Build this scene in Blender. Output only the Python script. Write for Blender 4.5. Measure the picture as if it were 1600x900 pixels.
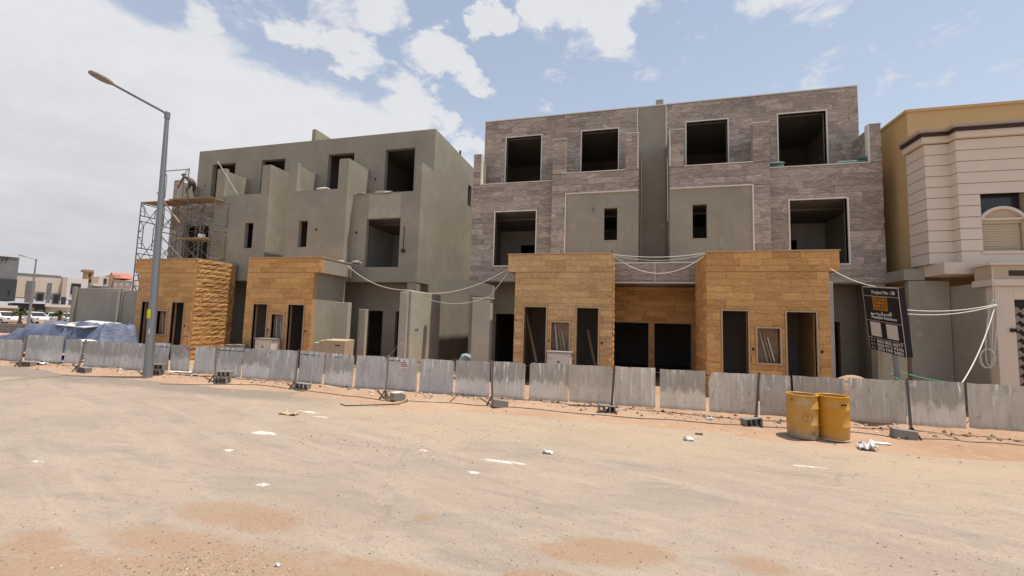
import bpy, bmesh, math, random
from mathutils import Vector, Matrix, noise as mnoise
random.seed(7)
R = math.radians
sc = bpy.context.scene
for o in list(bpy.data.objects): bpy.data.objects.remove(o)
COL = sc.collection

# ------------------------------------------------------------------ camera
CAM_H = 2.2; YAW, PITCH, ROLL, FPX = R(-14.94), R(4.69), R(1.705), 660.6
fw = Vector((math.sin(YAW)*math.cos(PITCH), math.cos(YAW)*math.cos(PITCH), math.sin(PITCH)))
r0 = Vector((math.cos(YAW), -math.sin(YAW), 0)); u0 = r0.cross(fw)
RT = r0*math.cos(ROLL)+u0*math.sin(ROLL); UP = -r0*math.sin(ROLL)+u0*math.cos(ROLL)
cd = bpy.data.cameras.new('camera'); cam = bpy.data.objects.new('camera', cd); COL.objects.link(cam)
cam.matrix_world = Matrix(((RT.x, UP.x, -fw.x, 0), (RT.y, UP.y, -fw.y, 0), (RT.z, UP.z, -fw.z, CAM_H), (0, 0, 0, 1)))
cd.sensor_width = 36; cd.lens = FPX/1600*36; cd.clip_end = 3000; cd.clip_start = .05
sc.camera = cam
CP = Vector((0, 0, CAM_H))
def ray(px, py): return RT*((px-800)/FPX) - UP*((py-450)/FPX) + fw
def aty(px, py, Y): d = ray(px, py); return CP+d*(Y/d.y)          # point on the vertical plane Y
def atz(px, py, Z=0.): d = ray(px, py); return CP+d*((Z-CAM_H)/d.z)  # point on the ground
def atx(px, py, X): d = ray(px, py); return CP+d*(X/d.x)
def hit(px, py, p0, n): d = ray(px, py); return CP+d*((p0-CP).dot(n)/d.dot(n))

# ------------------------------------------------------------------ sun, sky, exposure
SUN = Vector((.256, .08, 1)).normalized()
sl = bpy.data.lights.new('sun', 'SUN'); sl.energy = 4.0; sl.angle = R(.53); sl.color = (1, .93, .83)
so = bpy.data.objects.new('sun', sl); COL.objects.link(so); so.rotation_euler = SUN.to_track_quat('Z', 'Y').to_euler(); so.location = (20, 10, 60)
vs = sc.view_settings; vs.view_transform = 'Standard'; vs.look = 'None'; vs.exposure = .5; vs.gamma = 1; vs.use_curve_mapping = False

class NT:
    """short-hand for building node trees"""
    def __init__(s, tree): s.t = tree; s.n = tree.nodes; s.l = tree.links
    def node(s, typ, ins=None, **kw):
        x = s.n.new(typ)
        for k, v in kw.items(): setattr(x, k, v)
        for k, v in (ins or {}).items(): s.put(x.inputs[k], v)
        return x
    def put(s, sock, v):
        if isinstance(v, bpy.types.NodeSocket): s.l.new(v, sock)
        else:
            if hasattr(sock.default_value, '__len__') and isinstance(v, (tuple, list, Vector)):
                v = tuple(v)
                if len(sock.default_value) == 4 and len(v) == 3: v = v+(1,)
            sock.default_value = v
    def m(s, op, a, b=0., c=None, clamp=False):
        x = s.node('ShaderNodeMath', operation=op, use_clamp=clamp); s.put(x.inputs[0], a); s.put(x.inputs[1], b)
        if c is not None: s.put(x.inputs[2], c)
        return x.outputs[0]
    def vm(s, op, a, b=(0, 0, 0)):
        x = s.node('ShaderNodeVectorMath', operation=op); s.put(x.inputs[0], a); s.put(x.inputs[1], b)
        return x.outputs['Value'] if op in ('DOT_PRODUCT', 'LENGTH', 'DISTANCE') else x.outputs[0]
    def noise(s, v, scale, det=4, rough=.55, dist=0., col=False):
        x = s.node('ShaderNodeTexNoise', {'Vector': v, 'Scale': scale, 'Detail': det, 'Roughness': rough, 'Distortion': dist})
        return x.outputs['Color' if col else 0]
    def vor(s, v, scale, feat='F1'):
        return s.node('ShaderNodeTexVoronoi', {'Vector': v, 'Scale': scale}, feature=feat).outputs[0]
    def sm(s, v, a, b, lo=0., hi=1.):
        x = s.node('ShaderNodeMapRange', {'Value': v, 'From Min': a, 'From Max': b, 'To Min': lo, 'To Max': hi}, interpolation_type='SMOOTHSTEP'); return x.outputs[0]
    def mix(s, f, a, b, mode='MIX'):
        x = s.node('ShaderNodeMix', data_type='RGBA', blend_type=mode); s.put(x.inputs[0], f); s.put(x.inputs[6], a); s.put(x.inputs[7], b); return x.outputs[2]
    def ramp(s, f, stops):
        x = s.node('ShaderNodeValToRGB', {'Fac': f}); e = x.color_ramp.elements
        while len(e) < len(stops): e.new(.5)
        for i, (p, c) in enumerate(stops): e[i].position = p; e[i].color = tuple(c)+(1,)
        return x.outputs[0]
    def scale(s, v, k): return s.vm('MULTIPLY', v, k)
    def sep(s, v): return s.node('ShaderNodeSeparateXYZ', {'Vector': v}).outputs

w = bpy.data.worlds.new('World'); sc.world = w; w.use_nodes = True
W = NT(w.node_tree); W.n.clear()
sky = W.node('ShaderNodeTexSky', sky_type='NISHITA', sun_disc=False, sun_elevation=math.asin(SUN.z), sun_rotation=math.atan2(SUN.x, SUN.y), altitude=600, air_density=1., dust_density=2.2, ozone_density=1.)
D = W.node('ShaderNodeTexCoord').outputs['Generated']
dz = W.sep(D)[2]
P3 = W.vm('DIVIDE', D, W.node('ShaderNodeCombineXYZ', {0: W.m('ADD', W.m('MAXIMUM', dz, 0.), .22), 1: W.m('ADD', W.m('MAXIMUM', dz, 0.), .22), 2: 1.}).outputs[0])
n1 = W.noise(P3, 2.3, 6, .58, .25); n2 = W.noise(P3, 7.5, 6, .62, .3); n3 = W.noise(P3, 1.1, 3, .5)
# a bank of cloud that fills the sky on the left of a plane through the viewer, puffs ahead of it
na = ray(180, -10).cross(ray(690, 212)).normalized()
if na.dot(ray(50, 200)) < 0: na = -na
bank = W.m('ADD', W.vm('DOT_PRODUCT', D, na), W.m('ADD', W.m('MULTIPLY', W.m('SUBTRACT', n1, .5), .15), W.m('MULTIPLY', W.m('SUBTRACT', n2, .5), .09)))
bmask = W.sm(bank, -.012, .028)
DW = W.vm('NORMALIZE', W.vm('ADD', D, W.scale(W.vm('SUBTRACT', W.noise(P3, 4.5, 5, .6, 0., True), (.5, .5, .5)), (.17, .17, .17))))
puffs = None
for (px, py, rad, k) in [(475, 40, .045, .8), (520, 62, .045, .9), (560, 95, .05, 1.), (600, 120, .05, .9), (625, 140, .05, .9), (650, 175, .05, .9), (680, 195, .045, .8), (640, 80, .055, .8), (680, 88, .06, 1.15), (715, 100, .05, 1.), (745, 122, .035, .8), (600, 15, .07, 1.),
                         (765, 32, .032, .9), (790, 45, .028, .8), (850, 5, .05, 1.), (900, -5, .06, 1.), (965, 20, .07, 1.1), (950, 55, .045, .8), (720, 225, .035, .9), (735, 238, .04, .8), (870, 140, .05, .35), (1290, 128, .04, .4), (1000, -120, .25, .6), (1500, -250, .3, .5), (500, -150, .2, .8), (330, 60, .05, .6)]:
    d = ray(px, py).normalized()
    b = W.sm(W.vm('DOT_PRODUCT', DW, tuple(d)), math.cos(rad*1.35), math.cos(rad*.1), 0., k)
    puffs = b if puffs is None else W.m('MAXIMUM', puffs, b)
pn = W.m('ADD', puffs, W.m('ADD', W.m('MULTIPLY', W.m('SUBTRACT', n2, .5), 2.6), W.m('MULTIPLY', W.m('SUBTRACT', n1, .5), 1.2)))
pmask = W.m('MULTIPLY', W.sm(pn, .36, .9), W.sm(puffs, .02, .3))
wild = W.m('MULTIPLY', W.sm(n1, .62, .8), W.sm(n3, .5, .62))
cl = W.m('MAXIMUM', bmask, W.m('MAXIMUM', pmask, wild), clamp=True)
inner = W.sm(W.m('ADD', bank, W.m('MULTIPLY', W.m('SUBTRACT', n1, .5), .25)), .08, .5)
ccol = W.mix(inner, (5.75, 5.75, 5.85), (4.1, 3.95, 4.2))
ccol = W.mix(W.m('MULTIPLY', W.sm(n2, .35, .7), .25), ccol, (4.7, 4.75, 5.1))
low = W.sm(dz, .0, .3)
base = W.mix(W.sm(dz, .75, .0, .3, .62), sky.outputs[0], (5.6, 6.1, 6.6))
skyc = W.mix(W.m('MULTIPLY', cl, .93), base, ccol)
bg = W.node('ShaderNodeBackground', {'Color': skyc, 'Strength': .1})
W.l.new(bg.outputs[0], W.node('ShaderNodeOutputWorld').inputs[0])

# ------------------------------------------------------------------ materials
def material(name, rough=.85, metal=0., spec=.25):
    m = bpy.data.materials.new(name); m.use_nodes = True; t = NT(m.node_tree); t.n.clear()
    p = t.node('ShaderNodeBsdfPrincipled', {'Roughness': rough, 'Metallic': metal, 'Specular IOR Level': spec})
    t.l.new(p.outputs[0], t.node('ShaderNodeOutputMaterial').inputs[0]); t.p = p; t.mat = m
    tc = t.node('ShaderNodeTexCoord'); t.obj = tc.outputs['Object']; t.pos = t.node('ShaderNodeNewGeometry').outputs['Position']
    oi = t.node('ShaderNodeObjectInfo'); t.rnd = oi.outputs['Random']
    return t
def bump(t, h, strength=.3, dist=.02):
    t.l.new(t.node('ShaderNodeBump', {'Height': h, 'Strength': strength, 'Distance': dist}).outputs[0], t.p.inputs['Normal'])
def setc(t, c): t.put(t.p.inputs['Base Color'], c)
M_ = {}
def plain(name, c, rough=.8, metal=0., var=.12, sc_=6., spec=.25):
    t = material(name, rough, metal, spec)
    f = t.noise(t.pos, sc_, 5, .6)
    setc(t, t.mix(f, tuple(x*(1-var*2) for x in c), tuple(min(1, x*(1+var)) for x in c)))
    bump(t, t.noise(t.pos, sc_*6, 3), .15, .01); M_[name] = t.mat; return t.mat
def concrete(name, c, tint=(.3, .27, .2), stain=.5, fine=14.):
    t = material(name, .93, 0, .15)
    a = t.noise(t.pos, .7, 6, .62, .4); b = t.noise(t.scale(t.pos, (1.6, 1.6, .6)), 1.1, 6, .65); g = t.noise(t.pos, 40, 3, .6)
    k = t.mix(a, tuple(x*.62 for x in c), tuple(x*1.27 for x in c))
    k = t.mix(t.m('MULTIPLY', t.sm(b, .48, .7), stain), k, tint)
    k = t.mix(t.m('MULTIPLY', t.sm(t.noise(t.pos, 2.3, 6, .7, 1.), .57, .72), .5), k, tuple(min(1, x*1.45) for x in c))
    k = t.mix(t.m('MULTIPLY', t.sm(t.noise(t.scale(t.pos, (3, 3, .5)), 1.7, 5, .7), .58, .76), .5), k, tuple(x*.6 for x in c))
    setc(t, t.mix(t.m('MULTIPLY', g, .16), k, tuple(x*.6 for x in c)))
    bump(t, t.m('ADD', t.m('MULTIPLY', t.noise(t.pos, fine, 4, .6), .6), a), .35, .02); M_[name] = t.mat; return t.mat
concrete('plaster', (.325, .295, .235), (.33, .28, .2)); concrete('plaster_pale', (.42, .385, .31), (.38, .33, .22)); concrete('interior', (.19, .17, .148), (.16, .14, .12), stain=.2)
concrete('interior_white', (.5, .48, .45), (.4, .37, .33), .2); concrete('block', (.25, .232, .21), (.22, .2, .17)); concrete('far_grey', (.19, .195, .2), (.2, .2, .2), .2)
concrete('wall_grey', (.36, .328, .27), (.33, .29, .22))
plain('trim', (.7, .66, .6), .7, var=.08); plain('trim_orange', (.52, .36, .22), .7); plain('dark_metal', (.06, .052, .047), .6, .5)
plain('pole_metal', (.25, .255, .26), .5, .6, .05); plain('scaffold_metal', (.2, .19, .18), .55, .5); plain('wood', (.38, .27, .17), .85, var=.25)
plain('plywood', (.33, .22, .14), .85, var=.25); plain('white_paint', (.72, .71, .68), .6, var=.06); plain('cable', (.62, .59, .52), .7); plain('black', (.02, .02, .022), .5)
plain('cardboard', (.46, .34, .22), .9); plain('cream', (.66, .565, .465), .85, var=.05, sc_=2.); plain('cream_dark', (.5, .4, .28), .85, var=.05); plain('tan', (.53, .36, .175), .9, var=.06, sc_=1.5)
plain('cornice_top', (.42, .34, .29), .7); plain('maroon', (.055, .035, .032), .6); plain('glass_dark', (.03, .03, .035), .12, 0, .1, spec=.5); plain('sack_green', (.12, .2, .18), .8); plain('sack_white', (.6, .58, .53), .85)
plain('bucket_green', (.15, .33, .22), .6); plain('cabinet', (.6, .56, .49), .6, var=.05); plain('cabinet_top', (.3, .24, .2), .7); plain('steel_rust', (.1, .065, .045), .85, .2, .3)
plain('red_roof', (.42, .17, .12), .85); plain('far_cream', (.6, .53, .44), .9, var=.04, sc_=.5); plain('far_white', (.62, .6, .58), .9, var=.04, sc_=.5); plain('far_brown', (.36, .245, .14), .9, sc_=.5); plain('far_dark', (.055, .057, .062), .8, sc_=.5); plain('far_pink', (.5, .4, .35), .9, var=.04)
plain('car_white', (.75, .75, .74), .3, var=.02, spec=.5); plain('tyre', (.03, .03, .03), .9); plain('rim', (.4, .4, .4), .4, .7); plain('palm_leaf', (.06, .09, .035), .7, var=.3); plain('palm_trunk', (.16, .11, .075), .95, var=.3)
plain('yellow_tag', (.75, .72, .04), .6); plain('gold', (.45, .2, .03), .6, var=.3, sc_=30); plain('sign_face', (.018, .017, .02), .6, var=.1, spec=.2); plain('sign_frame', (.5, .49, .48), .4, .4); plain('lettering', (.6, .6, .58), .6, var=.02); plain('blank_square', (.52, .51, .48), .6, var=.05)
plain('red_paint', (.42, .06, .05), .7); plain('green_rope', (.1, .4, .25), .7); plain('skin', (.2, .12, .08), .7); plain('cloth_dark', (.06, .048, .038), .95); plain('cloth_khaki', (.13, .105, .075), .95); plain('blue_plastic', (.1, .15, .3), .5)
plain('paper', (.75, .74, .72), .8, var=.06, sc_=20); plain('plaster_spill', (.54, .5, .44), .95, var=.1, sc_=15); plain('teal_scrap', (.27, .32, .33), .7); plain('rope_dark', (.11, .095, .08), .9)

def grey_stone():
    t = material('grey_stone', .72, 0, .3)
    isl = t.node('ShaderNodeNewGeometry').outputs['Random Per Island']
    rn = t.m('FRACT', t.m('ADD', t.m('MULTIPLY', t.rnd, 7.31), t.m('MULTIPLY', isl, 3.77)))
    off = t.node('ShaderNodeCombineXYZ', {0: t.m('MULTIPLY', rn, 37.), 1: t.m('MULTIPLY', rn, 11.), 2: t.m('MULTIPLY', rn, 53.)}).outputs[0]
    ang = t.m('MULTIPLY', t.m('SUBTRACT', t.m('FRACT', t.m('MULTIPLY', rn, 5.7)), .5), .9)
    rot = t.node('ShaderNodeVectorRotate', {'Vector': t.pos, 'Angle': ang}, rotation_type='Y_AXIS').outputs[0]
    v = t.vm('ADD', t.scale(rot, (1.1, 1.1, 9.)), off)
    a = t.noise(v, 2.6, 7, .7, .9); b = t.noise(v, 8., 4, .65, .4)
    c = t.ramp(a, [(.28, (.165, .13, .108)), (.45, (.3, .243, .205)), (.56, (.4, .337, .29)), (.7, (.62, .545, .48))])
    c = t.mix(t.m('MULTIPLY', t.sm(b, .5, .75), .45), c, (.13, .1, .085))
    c = t.mix(1., c, t.ramp(rn, [(0, (.78, .76, .76)), (.5, (1, .98, .97)), (1, (1.22, 1.2, 1.18))]), 'MULTIPLY')
    setc(t, c); bump(t, t.noise(v, 4, 5, .6), .3, .015); M_['grey_stone'] = t.mat
grey_stone()
def orange_stone(name, k=1., light=(.78, .53, .28), dark=(.48, .285, .125)):
    t = material(name, .88, 0, .2)
    off = t.node('ShaderNodeCombineXYZ', {0: t.m('MULTIPLY', t.rnd, 31.), 1: t.m('MULTIPLY', t.rnd, 17.), 2: t.m('MULTIPLY', t.rnd, 47.)}).outputs[0]
    v = t.vm('ADD', t.scale(t.pos, (1., 1., 4.2)), off)
    a = t.noise(v, 2.4, 8, .72, .9); b = t.noise(t.scale(t.pos, (1, 1, 1.8)), 11, 5, .7, .4)
    c = t.ramp(a, [(.25, dark), (.5, tuple((x+y)/2 for x, y in zip(light, dark))), (.75, light)])
    c = t.mix(t.m('MULTIPLY', t.sm(b, .52, .7), .5), c, tuple(x*.62 for x in dark))
    c = t.mix(t.m('MULTIPLY', t.sm(b, .46, .32), .45), c, tuple(min(1, x*1.22) for x in light))
    c = t.mix(1., c, t.ramp(t.m('FRACT', t.m('MULTIPLY', t.rnd, 13.7)), [(0, (.82, .8, .77)), (.5, (1, .99, .97)), (1, (1.13, 1.14, 1.16))]), 'MULTIPLY')
    setc(t, c); bump(t, t.m('ADD', t.noise(t.pos, 14, 6, .72), a), .9*k, .05); M_[name] = t.mat
orange_stone('orange_stone'); orange_stone('orange_stone_smooth', .6, (.74, .425, .175), (.46, .235, .085)); orange_stone('orange_stone_shaded', 1., (.62, .35, .145), (.38, .195, .07))  # last copy has the side faces' darker shading put into its colour
concrete('mortar', (.46, .29, .15), (.3, .2, .1), .3); concrete('mortar_grey', (.3, .27, .25), (.24, .2, .19), .2)

def fence_metal():
    t = material('fence_metal', .55, 0., .4)
    x, y, z = t.sep(t.obj)
    off = t.node('ShaderNodeCombineXYZ', {0: t.m('MULTIPLY', t.rnd, 91.), 1: 0., 2: t.m('MULTIPLY', t.rnd, 13.)}).outputs[0]
    v = t.vm('ADD', t.obj, off); r2 = t.m('FRACT', t.m('MULTIPLY', t.rnd, 17.3))
    warm = t.sm(t.sep(t.pos)[0], -5., -1.)                         # older, browner sheets hang at the right-hand end of the fence
    c = t.mix(warm, (.62, .61, .585), (.64, .58, .48))
    c = t.mix(1., c, t.ramp(r2, [(0, (.78, .78, .78)), (1, (1.18, 1.18, 1.18))]), 'MULTIPLY')
    c = t.mix(t.noise(t.scale(v, (1, 1, .45)), 3., 6, .65, .3), t.mix(1., c, (.6, .6, .6), 'MULTIPLY'), t.mix(1., c, (1.3, 1.3, 1.3), 'MULTIPLY'))
    old = t.m('MULTIPLY', t.sm(r2, .45, .6), t.sm(t.m('ADD', z, t.m('MULTIPLY', t.noise(t.scale(v, (3, 3, 1)), 2., 5, .7), .8)), .75, .95))
    c = t.mix(t.m('MULTIPLY', old, .6), c, (.2, .175, .14))        # weathered upper half on some sheets
    streak = t.noise(t.scale(v, (11, 11, .35)), 1.4, 5, .65, .2)
    c = t.mix(t.m('MULTIPLY', t.sm(streak, .58, .68), .5), c, (.8, .78, .72))
    c = t.mix(t.m('MULTIPLY', t.sm(t.noise(t.scale(v, (5, 5, 1.2)), 1.9, 6, .72, .5), .54, .7), .55), c, (.2, .175, .14))
    c = t.mix(t.m('MULTIPLY', t.sm(t.noise(t.scale(v, (1, 1, .35)), 12, 5, .75, .3), .57, .7), .5), c, (.1, .088, .075))
    drip = t.sm(t.m('ADD', t.noise(t.scale(v, (10, 10, .6)), 1., 5, .7), t.m('MULTIPLY', z, .22)), .76, .84)
    c = t.mix(t.m('MULTIPLY', drip, .8), c, (.85, .84, .8))
    c = t.mix(t.m('MULTIPLY', t.sm(t.noise(v, 2.7, 5, .65, .8), .64, .7), .6), c, (.82, .8, .76))
    c = t.mix(t.m('MULTIPLY', t.sm(z, .12, .0), .5), c, (.3, .22, .15))
    setc(t, c); bump(t, t.noise(v, 8, 5, .6), .35, .02); M_['fence_metal'] = t.mat
fence_metal()
def tarp():
    t = material('tarp', .5, 0, .4)
    setc(t, t.mix(t.noise(t.pos, 3, 5, .6), (.07, .085, .135), (.17, .195, .275)))
    bump(t, t.noise(t.scale(t.pos, (1, 1, 2)), 3, 5, .6, 1.), .6, .06); M_['tarp'] = t.mat
tarp()
def drum(name, c, dirt, logo):
    t = material(name, .45, 0, .4)
    x, y, z = t.sep(t.obj); f = t.noise(t.obj, 5, 6, .65, .3)
    k = t.mix(f, tuple(v*.85 for v in c), tuple(v*1.1 for v in c))
    low = t.m('MULTIPLY', t.sm(t.m('ADD', z, t.m('MULTIPLY', t.noise(t.obj, 9, 4), -.25)), .12, -.08), dirt)
    k = t.mix(low, k, (.3, .24, .17))
    k = t.mix(t.m('MULTIPLY', t.sm(t.noise(t.scale(t.obj, (1, 1, .6)), 4.5, 6, .7, .4), .5, .7), dirt), k, (.5, .36, .18))
    k = t.mix(t.m('MULTIPLY', t.sm(t.noise(t.scale(t.obj, (2, 2, .7)), 6, 5, .7), .62, .72), .5*dirt), k, (.17, .1, .04))
    if logo:                                                       # worn round printed emblem with a small figure in it
        q = t.node('ShaderNodeCombineXYZ', {0: t.m('SUBTRACT', x, .0), 1: 0., 2: t.m('SUBTRACT', z, .44)}).outputs[0]
        r = t.vm('LENGTH', q); ring = t.sm(t.m('ABSOLUTE', t.m('SUBTRACT', r, .085)), .014, .006)
        bar = t.m('MULTIPLY', t.sm(t.m('ABSOLUTE', x), .014, .007), t.sm(t.m('ABSOLUTE', t.m('SUBTRACT', z, .43)), .05, .04))
        head = t.sm(t.vm('LENGTH', t.vm('SUBTRACT', q, (.0, 0, .03))), .03, .02)
        mk = t.m('MULTIPLY', t.m('MAXIMUM', ring, t.m('MAXIMUM', bar, head)), t.m('MULTIPLY', t.m('LESS_THAN', y, 0.), t.sm(t.noise(t.obj, 22, 4), .3, .5)))
        k = t.mix(t.m('MULTIPLY', mk, .6), k, (.14, .075, .02))
        band = t.m('MULTIPLY', t.m('MULTIPLY', t.sm(t.m('ABSOLUTE', t.m('SUBTRACT', z, .13)), .05, .03), t.sm(t.m('ABSOLUTE', t.m('SUBTRACT', x, .08)), .09, .06)), t.m('LESS_THAN', y, 0.))
        k = t.mix(t.m('MULTIPLY', band, t.sm(t.noise(t.obj, 30, 4), .42, .55)), k, (.13, .075, .03))
    setc(t, k); bump(t, f, .1, .01); M_[name] = t.mat
drum('drum_dirty', (.5, .26, .05), .85, True); drum('drum_clean', (.54, .245, .012), .3, False)

def ground_mats():
    # sand
    t = material('sand', .97, 0, .1)
    a = t.noise(t.pos, .35, 6, .6, .3); b = t.noise(t.pos, 3.1, 6, .65); g = t.noise(t.pos, 30, 4, .7)
    c = t.ramp(a, [(.3, (.33, .205, .135)), (.5, (.375, .245, .165)), (.7, (.41, .295, .205))])
    c = t.mix(t.m('MULTIPLY', t.sm(b, .5, .7), .5), c, (.43, .33, .235))
    c = t.mix(t.m('MULTIPLY', t.sm(g, .55, .75), .35), c, (.27, .18, .12))
    setc(t, c); bump(t, t.m('ADD', b, t.m('MULTIPLY', g, .5)), .7, .05); M_['sand'] = t.mat
    # dusty worn asphalt
    t = material('road_dust', .95, 0, .12)
    x, y, z = t.sep(t.pos)
    big = t.noise(t.pos, .33, 6, .6, .5); mid = t.noise(t.scale(t.pos, (.55, 1.2, 1)), 1.1, 7, .65, .6); fine = t.noise(t.pos, 38, 4, .75); mf = t.noise(t.pos, 9, 5, .7)
    c = t.ramp(big, [(.3, (.285, .23, .183)), (.5, (.325, .265, .21)), (.7, (.345, .278, .215))])
    c = t.mix(t.m('MULTIPLY', t.sm(mid, .48, .62), .75), c, (.265, .228, .19))        # greyer asphalt showing through
    c = t.mix(t.m('MULTIPLY', t.sm(t.noise(t.scale(t.pos, (.4, 1.5, 1)), 2.3, 6, .7, .5), .52, .68), .6), c, (.225, .193, .16))
    sv = t.node('ShaderNodeVectorRotate', {'Vector': t.pos, 'Angle': .35}, rotation_type='Z_AXIS').outputs[0]
    trk = t.noise(t.scale(sv, (.12, 1.5, 1)), 1.6, 7, .68, .35)                        # long wheel-worn bands
    c = t.mix(t.m('MULTIPLY', t.sm(trk, .5, .66), .4), c, (.39, .325, .255))
    c = t.mix(t.m('MULTIPLY', t.sm(trk, .47, .34), .35), c, (.235, .197, .16))
    warm = t.m('MULTIPLY', t.sm(t.m('ADD', y, t.m('MULTIPLY', t.m('SUBTRACT', big, .5), 9.)), 6.2, 9.6), t.sm(t.m('ADD', x, t.m('MULTIPLY', mid, 4.)), -11., -4.))
    c = t.mix(t.m('MULTIPLY', warm, .55), c, (.4, .295, .2))                         # yellow sand blown off the building site
    edge = t.m('MULTIPLY', t.sm(t.m('ADD', y, t.m('MULTIPLY', t.m('SUBTRACT', mid, .5), 1.2)), 8.9, 9.5), t.sm(x, -6., -9.5))
    c = t.mix(t.m('MULTIPLY', edge, .75), c, (.2, .168, .138))                          # bare asphalt along the left part of the fence
    patch = None                                                                     # drifts of reddish sand lying on the road
    for (px, py, sx, sy) in [(380, 900, 1.25, .42), (120, 900, .8, .25), (300, 855, .9, .22), (640, 905, .8, .18), (410, 812, .38, .22), (350, 800, .5, .22), (665, 808, .14, .1), (975, 858, .42, .17), (900, 865, .4, .12), (1190, 888, .26, .17), (60, 850, .3, .18), (840, 905, .3, .14)]:
        p = atz(px, py); d = t.vm('LENGTH', t.vm('DIVIDE', t.vm('SUBTRACT', t.pos, (p.x, p.y, 0)), (sx, sy, 1e3)))
        patch = d if patch is None else t.m('MINIMUM', patch, d)
    pm = t.sm(t.m('ADD', patch, t.m('ADD', t.m('MULTIPLY', t.m('SUBTRACT', mf, .5), 1.3), t.m('MULTIPLY', t.m('SUBTRACT', mid, .5), 3.))), 1.6, .6)
    c = t.mix(t.m('MULTIPLY', pm, .85), c, t.mix(mf, (.255, .165, .108), (.33, .227, .155)))
    red = t.sm(t.noise(t.scale(t.pos, (.5, 1, 1)), .8, 6, .65, .4), .56, .7)
    c = t.mix(t.m('MULTIPLY', red, .4), c, (.335, .25, .182))
    pale = t.sm(t.noise(t.scale(t.pos, (.35, 1, 1)), 1.6, 7, .7, .6), .6, .75)
    c = t.mix(t.m('MULTIPLY', pale, .5), c, (.43, .36, .275))
    crack = t.sm(t.vor(t.vm('ADD', t.pos, t.scale(t.noise(t.pos, .8, 5, .6, 0, True), (2.4, 2.4, 0))), .28, 'DISTANCE_TO_EDGE'), .006, .0015)
    c = t.mix(t.m('MULTIPLY', t.m('MULTIPLY', crack, t.sm(t.noise(t.pos, .5, 2), .48, .6)), .55), c, (.2, .165, .13))
    c = t.mix(t.m('MULTIPLY', t.sm(mf, .5, .72), .35), c, (.225, .185, .145))
    c = t.mix(t.m('MULTIPLY', t.sm(fine, .52, .7), .55), c, (.16, .125, .095))
    c = t.mix(t.m('MULTIPLY', t.sm(fine, .46, .3), .3), c, (.45, .37, .285))
    setc(t, c); bump(t, t.m('ADD', t.m('ADD', t.m('MULTIPLY', mf, .9), t.m('MULTIPLY', fine, .35)), t.m('MULTIPLY', pm, .6)), .6, .03); M_['road_dust'] = t.mat
ground_mats()
t = material('pebble', .95, 0, .1); isl = t.node('ShaderNodeNewGeometry').outputs['Random Per Island']
setc(t, t.ramp(isl, [(0, (.13, .095, .075)), (.3, (.24, .18, .13)), (.7, (.36, .27, .195)), (1, (.6, .54, .46))])); M_['pebble'] = t.mat

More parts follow.
